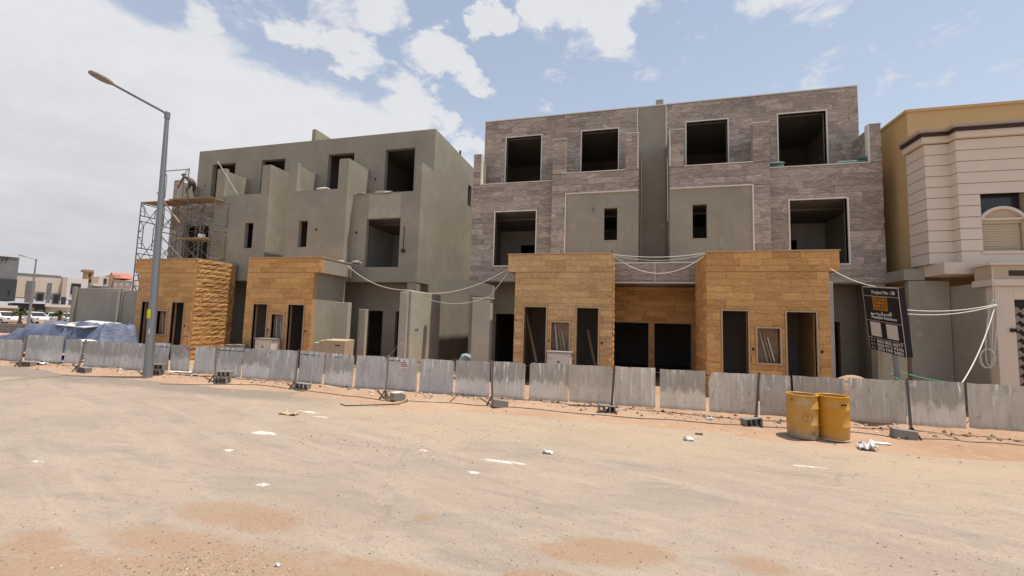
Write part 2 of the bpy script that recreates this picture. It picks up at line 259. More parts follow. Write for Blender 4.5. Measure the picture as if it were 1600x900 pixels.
# ------------------------------------------------------------------ object helpers
BASE = {}
def tag(o, label=None, cat=None, group=None, kind=None):
    for k, v in (('label', label), ('category', cat), ('group', group), ('kind', kind)):
        if v: o[k] = v
    return o
def thing(name, label, cat, loc=(0, 0, 0), group=None):
    o = bpy.data.objects.new(name, None); COL.objects.link(o); o.location = loc; o.empty_display_size = .2
    BASE[o] = Vector(loc); return tag(o, label, cat, group)
def link(name, me, mat_, parent=None):
    o = bpy.data.objects.new(name, me); COL.objects.link(o)
    if mat_ and not me.materials: me.materials.append(M_[mat_])
    if parent: o.parent = parent; BASE[o] = BASE[parent]
    return o
class MB:
    """collects geometry in world coordinates; build() makes ONE mesh object"""
    def __init__(s): s.v = []; s.f = []
    def add(s, vs_, fs): n = len(s.v); s.v += [Vector(x) for x in vs_]; s.f += [[i+n for i in f] for f in fs]; return s
    def box(s, x0, x1, y0, y1, z0, z1):
        return s.add([(x0, y0, z0), (x1, y0, z0), (x1, y1, z0), (x0, y1, z0), (x0, y0, z1), (x1, y0, z1), (x1, y1, z1), (x0, y1, z1)],
                     [(0, 3, 2, 1), (4, 5, 6, 7), (0, 1, 5, 4), (1, 2, 6, 5), (2, 3, 7, 6), (3, 0, 4, 7)])
    def obox(s, c, ax, ay, az):                                    # box from centre and three half-axis vectors
        c, ax, ay, az = map(Vector, (c, ax, ay, az))
        return s.add([c+ax*i+ay*j+az*k for k in (-1, 1) for i, j in ((-1, -1), (1, -1), (1, 1), (-1, 1))],
                     [(0, 3, 2, 1), (4, 5, 6, 7), (0, 1, 5, 4), (1, 2, 6, 5), (2, 3, 7, 6), (3, 0, 4, 7)])
    def bar(s, a, b, w_, h=None):
        a, b = Vector(a), Vector(b); d = (b-a).normalized(); h = h or w_
        sd = d.cross(Vector((0, 0, 1))); sd = Vector((1, 0, 0)) if sd.length < .05 else sd.normalized(); up = sd.cross(d)
        return s.obox((a+b)/2, (b-a)/2, sd*w_/2, up*h/2)
    def tube(s, pts, r, n=8, cap=True):
        pts = [Vector(p) for p in pts]; k = len(pts); rr = r if hasattr(r, '__len__') else [r]*k; n0 = len(s.v)
        prev = None
        for i, p in enumerate(pts):
            d = (pts[min(i+1, k-1)]-pts[max(i-1, 0)]).normalized()
            if prev is None: sd = d.cross(Vector((0, 0, 1))); sd = Vector((1, 0, 0)) if sd.length < .05 else sd.normalized()
            else: sd = (prev-d*prev.dot(d)).normalized()
            prev = sd; up = d.cross(sd)
            for j in range(n): a = 2*math.pi*j/n; s.v.append(p+(sd*math.cos(a)+up*math.sin(a))*rr[i])
        for i in range(k-1):
            for j in range(n): q = (j+1) % n; s.f.append([n0+i*n+j, n0+i*n+q, n0+(i+1)*n+q, n0+(i+1)*n+j])
        if cap: s.f.append([n0+j for j in range(n)][::-1]); s.f.append([n0+(k-1)*n+j for j in range(n)])
        return s
    def lathe(s, c, prof, n=32):
        n0 = len(s.v); c = Vector(c)
        for r, z in prof:
            for j in range(n): a = 2*math.pi*j/n; s.v.append(c+Vector((r*math.cos(a), r*math.sin(a), z)))
        for i in range(len(prof)-1):
            for j in range(n): q = (j+1) % n; s.f.append([n0+i*n+j, n0+i*n+q, n0+(i+1)*n+q, n0+(i+1)*n+j])
        return s
    def wall(s, x0, x1, z0, z1, y0, y1, holes=(), axis='x'):       # slab with rectangular openings; axis = direction it runs in
        xs = sorted({x0, x1} | {min(max(v, x0), x1) for h in holes for v in h[:2]}); zs = sorted({z0, z1} | {min(max(v, z0), z1) for h in holes for v in h[2:]})
        def solid(i, j):
            if not (0 <= i < len(xs)-1 and 0 <= j < len(zs)-1): return False
            cx, cz = (xs[i]+xs[i+1])/2, (zs[j]+zs[j+1])/2
            return not any(h[0] < cx < h[1] and h[2] < cz < h[3] for h in holes)
        P = (lambda a, b, c: (a, b, c)) if axis == 'x' else (lambda a, b, c: (b, a, c))
        idx = {}
        def V(a, b, c):
            k = P(a, b, c)
            if k not in idx: idx[k] = len(s.v); s.v.append(Vector(k))
            return idx[k]
        fl = axis != 'x'
        def F(*q): s.f.append(list(q[::-1]) if fl else list(q))
        for i in range(len(xs)-1):
            for j in range(len(zs)-1):
                if not solid(i, j): continue
                a, b, c, d = xs[i], xs[i+1], zs[j], zs[j+1]
                F(V(a, y0, c), V(b, y0, c), V(b, y0, d), V(a, y0, d)); F(V(b, y1, c), V(a, y1, c), V(a, y1, d), V(b, y1, d))
                if not solid(i-1, j): F(V(a, y1, c), V(a, y0, c), V(a, y0, d), V(a, y1, d))
                if not solid(i+1, j): F(V(b, y0, c), V(b, y1, c), V(b, y1, d), V(b, y0, d))
                if not solid(i, j-1): F(V(a, y1, c), V(b, y1, c), V(b, y0, c), V(a, y0, c))
                if not solid(i, j+1): F(V(a, y0, d), V(b, y0, d), V(b, y1, d), V(a, y1, d))
        return s
    def build(s, name, mat_, parent=None, smooth=False, bevel=0., loc=None):
        o0 = BASE[parent] if parent else Vector(loc) if loc is not None else Vector((0, 0, 0))
        me = bpy.data.meshes.new(name); me.from_pydata([tuple(v-o0) for v in s.v], [], s.f); me.update()
        if smooth: me.polygons.foreach_set('use_smooth', [True]*len(me.polygons))
        o = link(name, me, mat_, parent)
        if not parent and loc is not None: o.location = o0
        if bevel:
            b = o.modifiers.new('bevel', 'BEVEL'); b.width = bevel; b.segments = 2; b.limit_method = 'ANGLE'
        if smooth:
            try: me.set_sharp_from_angle(angle=R(40))
            except Exception: pass
        return o
def part(name, mat_, parent, fn, **kw): m = MB(); fn(m); return m.build(name, mat_, parent, **kw)
def fbm(x, y, z=0., o=4): return mnoise.fractal(Vector((x, y, z)), 1., 2., o)
def sag(a, b, drop, n=24):
    a, b = Vector(a), Vector(b); return [a.lerp(b, i/n)-Vector((0, 0, drop*4*(i/n)*(1-i/n))) for i in range(n+1)]
def frame(m, x0, x1, z0, z1, y0, y1, w_, bottom=True):             # four mitre-free trim strips round an opening
    m.box(x0-w_, x0, y0, y1, z0-(w_ if bottom else 0), z1+w_); m.box(x1, x1+w_, y0, y1, z0-(w_ if bottom else 0), z1+w_); m.box(x0, x1, y0, y1, z1, z1+w_)
    if bottom: m.box(x0, x1, y0, y1, z0-w_, z0)

# ------------------------------------------------------------------ ground
def ripple(x, y): return .02*fbm(x*.25, y*.4, 3.)+.006*fbm(x*1.3, y*1.3, 5.)
def edge_y(x): return 10.15+.55*fbm(x*.22, 1.7, 0)+(.35 if x < -9 else -.25)
def ground_z(x, y):
    s = y-edge_y(x); k = min(max((s+.9)/1.8, 0), 1); k = k*k*(3-2*k)
    b = .07*math.exp(-((y-11.9)/.7)**2)*(1+fbm(x*.6, 2.3, 1)); far = 1/(1+max(0, abs(x)-40)/40+max(0, y-25)/20)
    return ripple(x, y)*far-.045+.1*k+b+.025*k*fbm(x*.9, y*.9, 7.)*far
def sheet(name, xs, ys, zf, mat_):
    nx = len(xs); v = [(x, y, zf(x, y)) for y in ys for x in xs]
    f = [(j*nx+i, j*nx+i+1, (j+1)*nx+i+1, (j+1)*nx+i) for j in range(len(ys)-1) for i in range(nx-1)]
    me = bpy.data.meshes.new(name); me.from_pydata(v, [], f); me.polygons.foreach_set('use_smooth', [True]*len(f)); me.update()
    return tag(link(name, me, mat_), kind='structure')
def rng(a, b, st): n = int(round((b-a)/st)); return [a+(b-a)*i/n for i in range(n+1)]
sheet('ground', [-900, -400, -200, -120, -80, -60, -45]+rng(-34, 14, .22)+[20, 30, 45, 70, 120, 300, 900], [-300, -100, -40, -10, 0, 4]+rng(7.5, 14, .13)+rng(14.6, 30, .8)+[36, 45, 60, 90, 150, 300, 600, 1200], ground_z, 'sand')
sheet('road', [-70, -50, -40]+rng(-32, 14, .25)+[20, 35, 60], [-30, -12, -4, 0]+rng(1.5, 12, .15), ripple, 'road_dust')
gz = lambda x, y: max(ground_z(x, y), ripple(x, y) if y < 12 else -9)

# ------------------------------------------------------------------ stone cladding pieces
def unit_tile():
    me = bpy.data.meshes.new('tile'); m = MB().box(-.5, .5, -.5, .5, -.5, .5); me.from_pydata([tuple(v) for v in m.v], [], m.f); me.materials.append(M_['grey_stone']); return me
TILE = unit_tile()
def rough_unit(name, amp, mat_, nx=6, nz=3):
    vs_, fs = [], []; sx = random.uniform(0, 99)
    for j in range(nz+1):
        for i in range(nx+1):
            e = min(i, nx-i, j, nz-j) == 0
            u, q = i/nx-.5, j/nz-.5
            vs_.append((u, -.02-(0 if e else amp*(.55+1.1*fbm(i*.9+sx, j*1.7, sx, 3)))-random.uniform(0, .004), q))
    for j in range(nz):
        for i in range(nx): a = j*(nx+1)+i; fs.append((a, a+1, a+nx+2, a+nx+1))
    n = len(vs_); vs_ += [(-.5, .03, -.5), (.5, .03, -.5), (.5, .03, .5), (-.5, .03, .5)]
    fs += [[*range(nx, -1, -1), n, n+1], [*[nz*(nx+1)+i for i in range(nx+1)], n+2, n+3], [*[j*(nx+1) for j in range(nz+1)], n+3, n], [*[j*(nx+1)+nx for j in range(nz, -1, -1)], n+1, n+2]]
    me = bpy.data.meshes.new(name); me.from_pydata(vs_, [], fs); me.materials.append(M_[mat_]); return me
ROUGH = [rough_unit('stone', .024, 'orange_stone_shaded') for _ in range(12)]
MEDIUM = [rough_unit('stone', .022, 'orange_stone') for _ in range(8)]
SMOOTH = [rough_unit('stone', .013, 'orange_stone_smooth') for _ in range(8)]
def courses(x0, x1, z0, z1, h, lmin, lmax, holes, zref=0., gap=.006):
    out = []; k = math.floor((z0-zref)/h)
    while zref+k*h < z1-.02:
        a, b = max(z0, zref+k*h), min(z1, zref+(k+1)*h); k += 1
        if b-a < .04: continue
        cuts = sorted({a, b} | {v for hh in holes for v in hh[2:] if a+.03 < v < b-.03})
        x = x0-random.uniform(0, lmax*.7); joints = []
        while x < x1: joints.append(x); x += random.uniform(lmin, lmax)
        joints.append(x1+1)
        for za, zb in zip(cuts, cuts[1:]):
            spans = [(x0, x1)]; cz = (za+zb)/2
            for hh in holes:
                if hh[2] < cz < hh[3]: spans = [q for s0, s1 in spans for q in ((s0, min(s1, hh[0])), (max(s0, hh[1]), s1)) if q[1]-q[0] > .03]
            for s0, s1 in spans:
                for j0, j1 in zip(joints, joints[1:]):
                    p, q = max(s0, j0), min(s1, j1)
                    if q-p > .05: out.append((p+gap/2, q-gap/2, za+gap/2, zb-gap/2))
    return out
def place_stone(me, parent, c, l, h, rz=0., name='stone', d=1.):
    o = bpy.data.objects.new(name, me); COL.objects.link(o); o.parent = parent; o.location = Vector(c)-BASE[parent]; o.rotation_euler = (0, 0, rz); o.scale = (l, d, h); return o

# ------------------------------------------------------------------ the twin houses
LA, LYO = -17.0, 0.1
def house(ax, yo, label, stone_regions, dA=0., dw=0., name='house', sub='row of houses under construction'):
    B, A, C = 17.1+yo, 17.45+yo+dA, 18.85+yo; K = C+9.
    root = thing(name, label, 'house', (ax, C, 0), sub)
    p = lambda n, m, fn, **k: part(n, m, root, fn, **k)
    up = [(s*4.91, s*6.6, 7.3, 11.) for s in (1, -1)]+[(s*1.42, s*3.03, 7.3, 11.) for s in (1, -1)]
    up = [(ax+min(a, b), ax+max(a, b), c, d) for a, b, c, d in up]
    p('wall', 'plaster', lambda m: m.wall(ax-7.5, ax+7.5, 7.3, 11.88, C, C+.25, up))
    p('wall', 'plaster', lambda m: m.box(ax-.58, ax+.58, C, C+.25, 3.94, 7.3))
    for s in (1, -1):
        b = lambda a, c: (ax+min(s*a, s*c), ax+max(s*a, s*c))
        x0, x1 = b(4.05, 7.7); h0, h1 = b(4.78+dw, 6.6+dw)
        bay = p('bay_wall', 'plaster', lambda m: m.wall(x0, x1, 3.94, 8.28, A, A+.2, [(h0, h1, 4.65, 7.01)]))
        x0, x1 = b(.58, 4.05); h0, h1 = b(1.4, 1.91)
        p('bay_wall', 'plaster', lambda m: m.wall(x0, x1, 3.94, 8.43, B, B+.2, [(h0, h1, 5.6, 6.92)]))
        for (ua, ub, y, z0, z1) in ((7.35, 7.7, A, 8.28, 9.68), (3.5, 4.05, B, 8.43, 9.92), (.58, 1.09, B, 8.43, 9.92)):
            q0, q1 = b(ua, ub); p('pier', 'plaster', lambda m: m.box(q0, q1, y, y+.2, z0, z1))
        for (ua, ub, y, z1) in ((7.5, 7.7, A, 9.68), (3.85, 4.05, B, 9.92), (.58, .78, B, 9.92)):
            q0, q1 = b(ua, ub); p('balcony_side_wall', 'plaster', lambda m: m.box(q0, q1, y+.2, C, 3.94, z1))
        q0, q1 = b(7.5, 7.7)
        p('side_wall', 'plaster', lambda m: m.wall(C, K, 0, 11.88, q0, q1, [(atx(731, 305, LA+7.7).y, atx(736.5, 305, LA+7.7).y, atx(733, 322, LA+7.7).z, atx(733, 289, LA+7.7).z)], axis='y'))
        q0, q1 = b(.78, 3.85); p('balcony_floor', 'interior', lambda m: m.box(q0, q1, B+.2, C, 7.05, 7.25))
        q0, q1 = b(4.05, 7.5); p('balcony_floor', 'interior', lambda m: m.box(q0, q1, A+.2, C, 7.05, 7.25))
        q0, q1 = b(.78, 3.85); p('soffit', 'plaster', lambda m: m.box(q0, q1, B+.2, C+.2, 3.945, 4.15))
        q0, q1 = b(4.05, 7.5); p('soffit', 'plaster', lambda m: m.box(q0, q1, A+.2, C+.2, 3.945, 4.15))
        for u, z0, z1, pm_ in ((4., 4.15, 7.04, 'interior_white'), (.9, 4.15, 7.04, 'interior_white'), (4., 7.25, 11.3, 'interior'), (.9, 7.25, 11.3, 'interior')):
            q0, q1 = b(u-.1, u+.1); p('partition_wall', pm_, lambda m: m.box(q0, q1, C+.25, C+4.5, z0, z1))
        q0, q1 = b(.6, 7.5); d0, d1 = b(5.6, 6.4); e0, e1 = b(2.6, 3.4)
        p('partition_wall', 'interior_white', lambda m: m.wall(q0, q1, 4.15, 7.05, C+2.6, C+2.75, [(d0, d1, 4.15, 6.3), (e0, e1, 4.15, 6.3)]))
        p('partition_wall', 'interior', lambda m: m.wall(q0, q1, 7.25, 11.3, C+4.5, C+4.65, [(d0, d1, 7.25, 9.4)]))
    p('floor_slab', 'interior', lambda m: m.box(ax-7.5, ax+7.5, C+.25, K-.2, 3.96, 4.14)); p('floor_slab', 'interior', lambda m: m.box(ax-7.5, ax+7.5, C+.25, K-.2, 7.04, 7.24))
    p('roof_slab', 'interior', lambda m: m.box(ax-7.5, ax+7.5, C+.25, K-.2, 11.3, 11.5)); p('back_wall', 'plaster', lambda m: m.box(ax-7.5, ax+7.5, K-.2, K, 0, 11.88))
    gd = [(ax-.41-1.1, ax+1.-1.1, 0, 2.36), (ax+1.23-1.1, ax+2.69-1.1, 0, 2.36), (ax-6.9, ax-5.9, 0, 2.6), (ax-5.2, ax-4.3, 0, 2.6), (ax+5.9, ax+6.9, 0, 2.6), (ax+4.3, ax+5.2, 0, 2.6)]
    p('ground_floor_wall', 'wall_grey', lambda m: m.wall(ax-7.5, ax+7.5, 0, 3.94, C+.1, C+.3, gd))
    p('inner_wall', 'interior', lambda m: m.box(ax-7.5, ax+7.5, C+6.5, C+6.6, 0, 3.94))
    p('beam', 'plaster', lambda m: m.box(ax-4.04, ax+4.04, B+.01, B+.3, 3.93, 4.68))
    p('column', 'plaster', lambda m: m.box(ax+7.2, ax+7.68, A+.05, A+.4, 0, 3.94)); p('column', 'plaster', lambda m: m.box(ax-7.68, ax-7.2, A+.05, A+.4, 0, 3.94))
    # cladding
    pieces = []
    for (u0_, u1_, z0, z1, Y, holes) in stone_regions:
        hs = [(ax+h[0], ax+h[1], h[2], h[3]) for h in holes]
        for q in courses(ax+u0_, ax+u1_, z0, z1, .235, .45, 1.15, hs, 3.94): pieces.append((q, Y))
    def size(t_): (a, b_, c, d), Y = t_; return (b_-a)*(d-c)/((a+b_)**2/4+Y*Y)
    pieces.sort(key=size, reverse=True)
    for i, ((a, b_, c, d), Y) in enumerate(pieces[:285]):
        th = .036+random.uniform(0, .008); place_stone(TILE, root, ((a+b_)/2, Y-th/2+.002, (c+d)/2), b_-a, d-c, name='tile', d=th)
    if len(pieces) > 285:
        m = MB()
        for (a, b_, c, d), Y in pieces[285:]: m.box(a, b_, Y-.036-random.uniform(0, .008), Y+.002, c, d)
        tag(m.build('smaller_tiles', 'grey_stone', root), kind='stuff')
    return root
def mir(l): return l+[(-b, -a, c, d, Y, [(-h[1], -h[0], h[2], h[3]) for h in hs]) for a, b, c, d, Y, hs in l]
RA, RYO = 1.10, 0.
reg = mir([(.61, 7.7, 8.2, 11.85, 18.85, [(4.91, 6.6, 7, 11.), (1.42, 3.03, 7, 11.)]), (4.055, 7.7, 3.97, 8.26, 17.45, [(4.78, 6.6, 4.65, 7.01)]), (7.35, 7.7, 8.3, 9.66, 17.45, []),
           (3.5, 4.05, 4.7, 7.55, 17.1, []), (.58, 4.05, 7.57, 8.41, 17.1, []), (3.5, 4.05, 8.43, 9.9, 17.1, []), (.58, 1.09, 8.43, 9.9, 17.1, [])])
reg += [(-1.5, 1.5, 3.98, 4.64, 17.11, [])]
h2 = house(RA, 0., 'three-storey grey stone-clad twin house with empty window openings, right of the bare plaster one', reg, name='stone_clad_house')
for s in (1, -1):                                                  # pale trim strips
    b = lambda a, c: (RA+min(s*a, s*c), RA+max(s*a, s*c))
    for (ua, ub, z0, z1, Y, bt) in ((4.91, 6.6, 8.3, 11., 18.85, False), (1.42, 3.03, 8.3, 11., 18.85, False), (4.78, 6.6, 4.65, 7.01, 17.45, True)):
        q0, q1 = b(ua, ub); part('window_trim', 'trim', h2, lambda m: frame(m, q0, q1, z0, z1, Y-.06, Y+.15, .045, bt))
    q0, q1 = b(4.05, 7.72); part('parapet_coping', 'trim', h2, lambda m: m.box(q0, q1-(.36 if s > 0 else 0), 17.40, 17.67, 8.281, 8.315) if s > 0 else m.box(q0+.36, q1, 17.40, 17.67, 8.281, 8.315))
    q0, q1 = b(1.09, 3.5); part('parapet_coping', 'trim', h2, lambda m: m.box(q0, q1, 17.05, 17.32, 8.431, 8.465))
    for ua, ub, z, Y in ((7.33, 7.72, 9.68, 17.45), (3.48, 4.07, 9.92, 17.1), (.56, 1.11, 9.92, 17.1)):
        q0, q1 = b(ua, ub); part('pier_cap', 'trim', h2, lambda m: m.box(q0, q1, Y-.05, Y+.22, z+.002, z+.035))
    for ua, ub, z0, z1 in ((3.455, 3.498, 4.7, 7.55),):
        q0, q1 = b(ua, ub); part('panel_trim', 'trim', h2, lambda m: m.box(q0, q1, 17.04, 17.098, z0, z1))
    q0, q1 = b(.58, 3.498); part('panel_trim', 'trim', h2, lambda m: m.box(q0, q1, 17.035, 17.098, 7.552, 7.595))
    q0, q1 = b(1.36, 1.95); part('slit_trim', 'wall_grey', h2, lambda m: m.box(q0, q1, 17.08, 17.098, 5.56, 5.597))
    q0, q1 = b(.58, .62); part('corner_trim', 'trim', h2, lambda m: m.box(q0, q1, 18.79, 18.848, 8.2, 11.9)); part('corner_trim', 'trim', h2, lambda m: m.box(q0-.02, q1-.02, 17.03, 17.098, 8.46, 9.9))
    q0, q1 = b(.6, 7.72); part('roof_coping', 'trim', h2, lambda m: m.box(q0, q1, 18.79, 19.12, 11.882, 11.925))
    q0, q1 = b(7.3, 7.349); part('pier_trim', 'trim', h2, lambda m: m.box(q0, q1, 17.4, 17.6, 8.32, 9.67))
for q in courses(17.66, 18.8, 8.3, 9.66, .235, .45, 1.15, [], 3.94): place_stone(TILE, h2, (RA+7.485, (q[0]+q[1])/2, (q[2]+q[3])/2), q[1]-q[0], q[3]-q[2], R(90), 'tile', .036)
part('beam_trim', 'trim', h2, lambda m: m.box(RA-1.5, RA+1.5, 17.04, 17.108, 4.645, 4.7)); part('beam_trim', 'trim', h2, lambda m: m.box(RA-1.5, RA+1.5, 17.04, 17.4, 3.88, 3.928))
part('roof_coping', 'trim', h2, lambda m: m.box(RA-.599, RA+.599, 18.8, 19.12, 11.882, 11.92))
part('beam_trim', 'trim', h2, lambda m: m.box(RA+.02, RA+.05, 17.04, 17.108, 3.93, 4.645))
part('vent_stub', 'plaster', h2, lambda m: m.box(RA+.2, RA+.5, 19.0, 19.3, 11.6, 12.25))
for x, z in ((6.3+RA, 8.98), (6.43+RA, 8.99), (-6.35+RA-.5, 8.72), (-6.35+RA-.37, 8.72)): part('socket_hole', 'black', h2, lambda m: m.box(x, x+.07, 18.79, 18.82, z, z+.07))
part('conduit', 'black', h2, lambda m: m.tube([(RA-2.3, 17.07, 6.95), (RA-2.34, 17.06, 6.9), (RA-2.36, 17.06, 6.75)], .012, 6)); part('socket_hole', 'black', h2, lambda m: m.box(RA-1.62, RA-1.57, 17.08, 17.1, 5.1, 5.16))
part('conduit', 'trim', h2, lambda m: m.tube([(RA-.42, 18.8, 9.5), (RA-.43, 18.8, 4.8)], .018, 6)); part('conduit', 'trim', h2, lambda m: m.tube([(RA+.54, 17.6, 9.0), (RA+.55, 17.55, 6.4)], .018, 6))
# orange-faced porch wall between the two gatehouses
pw = part('porch_wall', 'mortar', h2, lambda m: m.wall(RA-1.75, RA+1.9, 0, 3.9, 18.86, 18.945, [(RA-1.51, RA-.1, 0, 2.36), (RA+.13, RA+1.59, 0, 2.36)]))
for (a, b_, c, d) in courses(RA-1.75, RA+1.9, .1, 3.88, .22, .6, 1.1, [(RA-1.51, RA-.1, 0, 2.36), (RA+.13, RA+1.59, 0, 2.36)]): place_stone(random.choice(SMOOTH), pw, ((a+b_)/2, 18.86, (c+d)/2), b_-a, d-c)
for q0, q1 in ((RA-1.51, RA-.1), (RA+.13, RA+1.59)): part('door_trim', 'trim_orange', h2, lambda m: frame(m, q0, q1, 0, 2.36, 18.8, 18.9, .04, False))

LA, LYO = -17.0, 0.1
reg = [(-7.7, -4.055, 3.97, 8.26, 17.45+LYO+.15, [(-6.6-.1, -4.78-.1, 4.65, 7.01)]), (-7.7, -7.35, 8.3, 9.66, 17.45+LYO+.15, [])]
h1 = house(LA, LYO, 'three-storey bare grey plaster twin house behind the scaffold, no stone on its upper walls', reg, .15, .1, name='plaster_house')
part('roof_wall', 'plaster', h1, lambda m: m.box(LA-.12, LA+.12, 18.97+LYO+.3, 18.97+LYO+3.4, 11.6, 12.75))
for x, z, Y in ((LA+4.35, 9.4, 18.95), (LA-7.1, 9.7, 18.95), (LA+.3, 9.2, 18.95), (LA+2.4, 6.4, 17.19), (LA+4.3, 6.3, 17.69)): part('socket_hole', 'black', h1, lambda m: m.box(x, x+.08, Y-.02, Y+.02, z, z+.1))
part('conduit', 'dark_metal', h1, lambda m: m.tube([(LA+6.93, 17.68, 6.6), (LA+6.93, 17.68, 5.5)], .016, 6)); part('junction_box', 'dark_metal', h1, lambda m: m.tube([(LA+6.93, 17.7, 5.42), (LA+6.93, 17.62, 5.42)], .1, 14))
part('pipe_stub', 'dark_metal', h1, lambda m: m.tube([(LA+7.6, 22.5, 11.85), (LA+7.6, 22.5, 12.2)], .06, 8))
part('unpainted_patch', 'plaster_pale', h1, lambda m: m.box(LA+4.95, LA+6.68, 17.45+LYO+.15-.004, 17.45+LYO+.16, 7.05, 8.2))

# ------------------------------------------------------------------ gatehouses in front of the houses
def gatehouse(ax, s, label, kind, side_kind, dtop=2.79, front=15.):
    b = lambda a, c: (ax+min(s*a, s*c), ax+max(s*a, s*c)); F0 = front; BK = 17.06
    root = thing('gatehouse', label, 'gatehouse', (ax+s*3.3, F0, 0), 'orange stone gatehouses along the plot fronts')
    doors = [b(1.97, 2.71), b(3.8, 4.6)]; ni = b(2.97, 3.6); holes = [(d[0], d[1], 0, dtop) for d in doors]
    nh = (ni[0], ni[1], 1.18, 2.26); x0, x1 = b(1.5, 4.98); y0_, y1_ = b(1.5, 5.27)
    wl = part('wall', 'mortar', root, lambda m: m.wall(x0, x1, 0, 4.07, F0, F0+.2, holes+[nh])); bd = part('band', 'mortar', root, lambda m: m.box(y0_, y1_, F0, F0+.3, 4.07, 4.7))
    hs = [(h[0]-.05, h[1]+.05, h[2], h[3]+.05) for h in holes]+[(nh[0]-.06, nh[1]+.06, nh[2]-.06, nh[3]+.06)]
    ms = {'rough': ROUGH, 'medium': MEDIUM, 'smooth': SMOOTH}
    for q in courses(x0, x1, .05, 4.07, .222, .5, 1.15, hs, .05): place_stone(random.choice(ms[kind]), wl, ((q[0]+q[1])/2, F0, (q[2]+q[3])/2), q[1]-q[0], q[3]-q[2])
    for q in courses(y0_, y1_, 4.07, 4.7, .222, .5, 1.15, [], .05): place_stone(random.choice(ms[kind]), bd, ((q[0]+q[1])/2, F0, (q[2]+q[3])/2), q[1]-q[0], q[3]-q[2])
    part('coping', 'trim_orange', root, lambda m: m.box(y0_-.02, y1_+.02, F0-.07, BK, 4.702, 4.74))
    for d in doors: part('door_trim', 'trim_orange', root, lambda m: frame(m, d[0], d[1], 0, dtop, F0-.05, F0+.1, .045, False))
    part('niche_trim', 'trim_orange', root, lambda m: frame(m, nh[0], nh[1], nh[2], nh[3], F0-.06, F0+.12, .055))
    part('niche_back', 'plywood' if side_kind else 'cabinet_top', root, lambda m: m.box(nh[0]-.05, nh[1]+.05, F0+.2, F0+.23, nh[2]-.05, nh[3]+.05))
    for k in range(3):
        xa = nh[0]+.1+.12*k; xb = xa+random.uniform(.1, .22); part('wooden_stick', 'cabinet' if k != 1 else 'wood', root, lambda m: m.bar((xa, F0+.15, nh[3]-.12*k-.05), (min(xb, nh[1]-.05), F0+.1, nh[2]+.03), random.uniform(.018, .04)))
    for d in doors: part('bell_box', 'black', root, lambda m: m.box(d[1]+.1, d[1]+.16, F0-.035, F0, 1.55, 1.64))
    part('conduit', 'trim', root, lambda m: m.tube([(x0+.35, F0-.04, 3.3), (x0+.36, F0-.07, 3.15), (x0+.55, F0-.07, 3.28)], .012, 6))
    for u, sd in ((1.5, -1), (4.98, 1)):
        q = ax+s*u; inn = q-(-s*sd)*0; xa, xb = sorted((q, q-s*sd*.2)); out = s*sd           # outward normal sign along X
        zt = 4.7 if u == 1.5 else 4.07
        sw = part('side_wall', 'mortar' if side_kind else 'plaster', root, lambda m: m.box(xa, xb, F0+.2, BK, 0, zt))
        if side_kind and out*ax_sign(q) > 0:
            for g in courses(F0+.03, BK, .05, zt, .222, .5, 1.15, [], .05):
                place_stone(random.choice(ms[side_kind]), sw, (q, (g[0]+g[1])/2, (g[2]+g[3])/2), g[1]-g[0], g[3]-g[2], R(90) if out > 0 else R(-90))
    q0, q1 = b(5.0, 5.27); part('canopy', 'plaster', root, lambda m: m.box(q0, q1, F0+.3, BK, 4.07, 4.7))
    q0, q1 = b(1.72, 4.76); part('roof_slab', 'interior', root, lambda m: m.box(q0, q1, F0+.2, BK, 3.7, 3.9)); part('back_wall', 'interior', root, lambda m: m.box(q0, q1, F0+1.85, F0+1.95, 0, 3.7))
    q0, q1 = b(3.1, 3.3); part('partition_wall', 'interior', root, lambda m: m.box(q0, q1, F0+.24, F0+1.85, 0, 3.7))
    return root
def ax_sign(x): return 1 if x < 0 else -1                         # +1: the side that faces +X is the one seen from the street
GLA = -17.62
gatehouse(GLA, -1, 'orange stone gatehouse with rough split side, beside the lamp post under the scaffold', 'smooth', 'rough', 2.68)
gatehouse(GLA, 1, 'orange stone gatehouse with a bare plaster right side, second from the lamp post', 'smooth', None, 2.68)
gatehouse(RA, -1, 'pale yellow-orange stone gatehouse directly behind the small beige electric cabinet', 'medium', 'rough')
gatehouse(RA, 1, 'smooth orange stone gatehouse nearest the black sign and the yellow drums', 'smooth', 'smooth')

# ------------------------------------------------------------------ boundary walls and pillars
def bwall(name, label, boxes, mat_='wall_grey', cat='wall'):
    c = boxes[0]; root = thing(name, label, cat, ((c[0]+c[1])/2, c[2], 0))
    for nm, *bx in [(('wall' if i == 0 else 'pilaster'), *q) for i, q in enumerate(boxes)]:
        part(nm, mat_, root, lambda m: m.box(*bx), bevel=.015)
    return root
b_ = bwall('boundary_wall', 'pale concrete party wall end standing between the two twin houses', [(-8.5, -8.1, 15.06, 17.8, 0, 3.36), (-8.52, -8.2, 14.9, 15.05, 0, 3.28)], 'plaster_pale')
for y in (15.5, 15.65): part('socket_hole', 'black', b_, lambda m: m.box(-8.105, -8.09, y, y+.07, 1.75, 1.84))
bwall('boundary_wall', 'narrow pale concrete pillar left of the pale yellow-orange gatehouse', [(-5.52, -4.82, 15., 15.35, 0, 3.05), (-5.56, -4.78, 14.96, 15.4, 3.052, 3.1)], 'plaster_pale')
bwall('boundary_wall', 'bare concrete boundary wall at far left behind the blue tarpaulin', [(-26.85, -23.6, 15., 15.2, 0, 3.3), (-24.0, -23.7, 14.86, 14.995, 0, 3.2), (-26.95, -26.7, 14.9, 14.995, 0, 3.35), (-23.59, -22.35, 15.05, 15.2, 0, 3.2)])
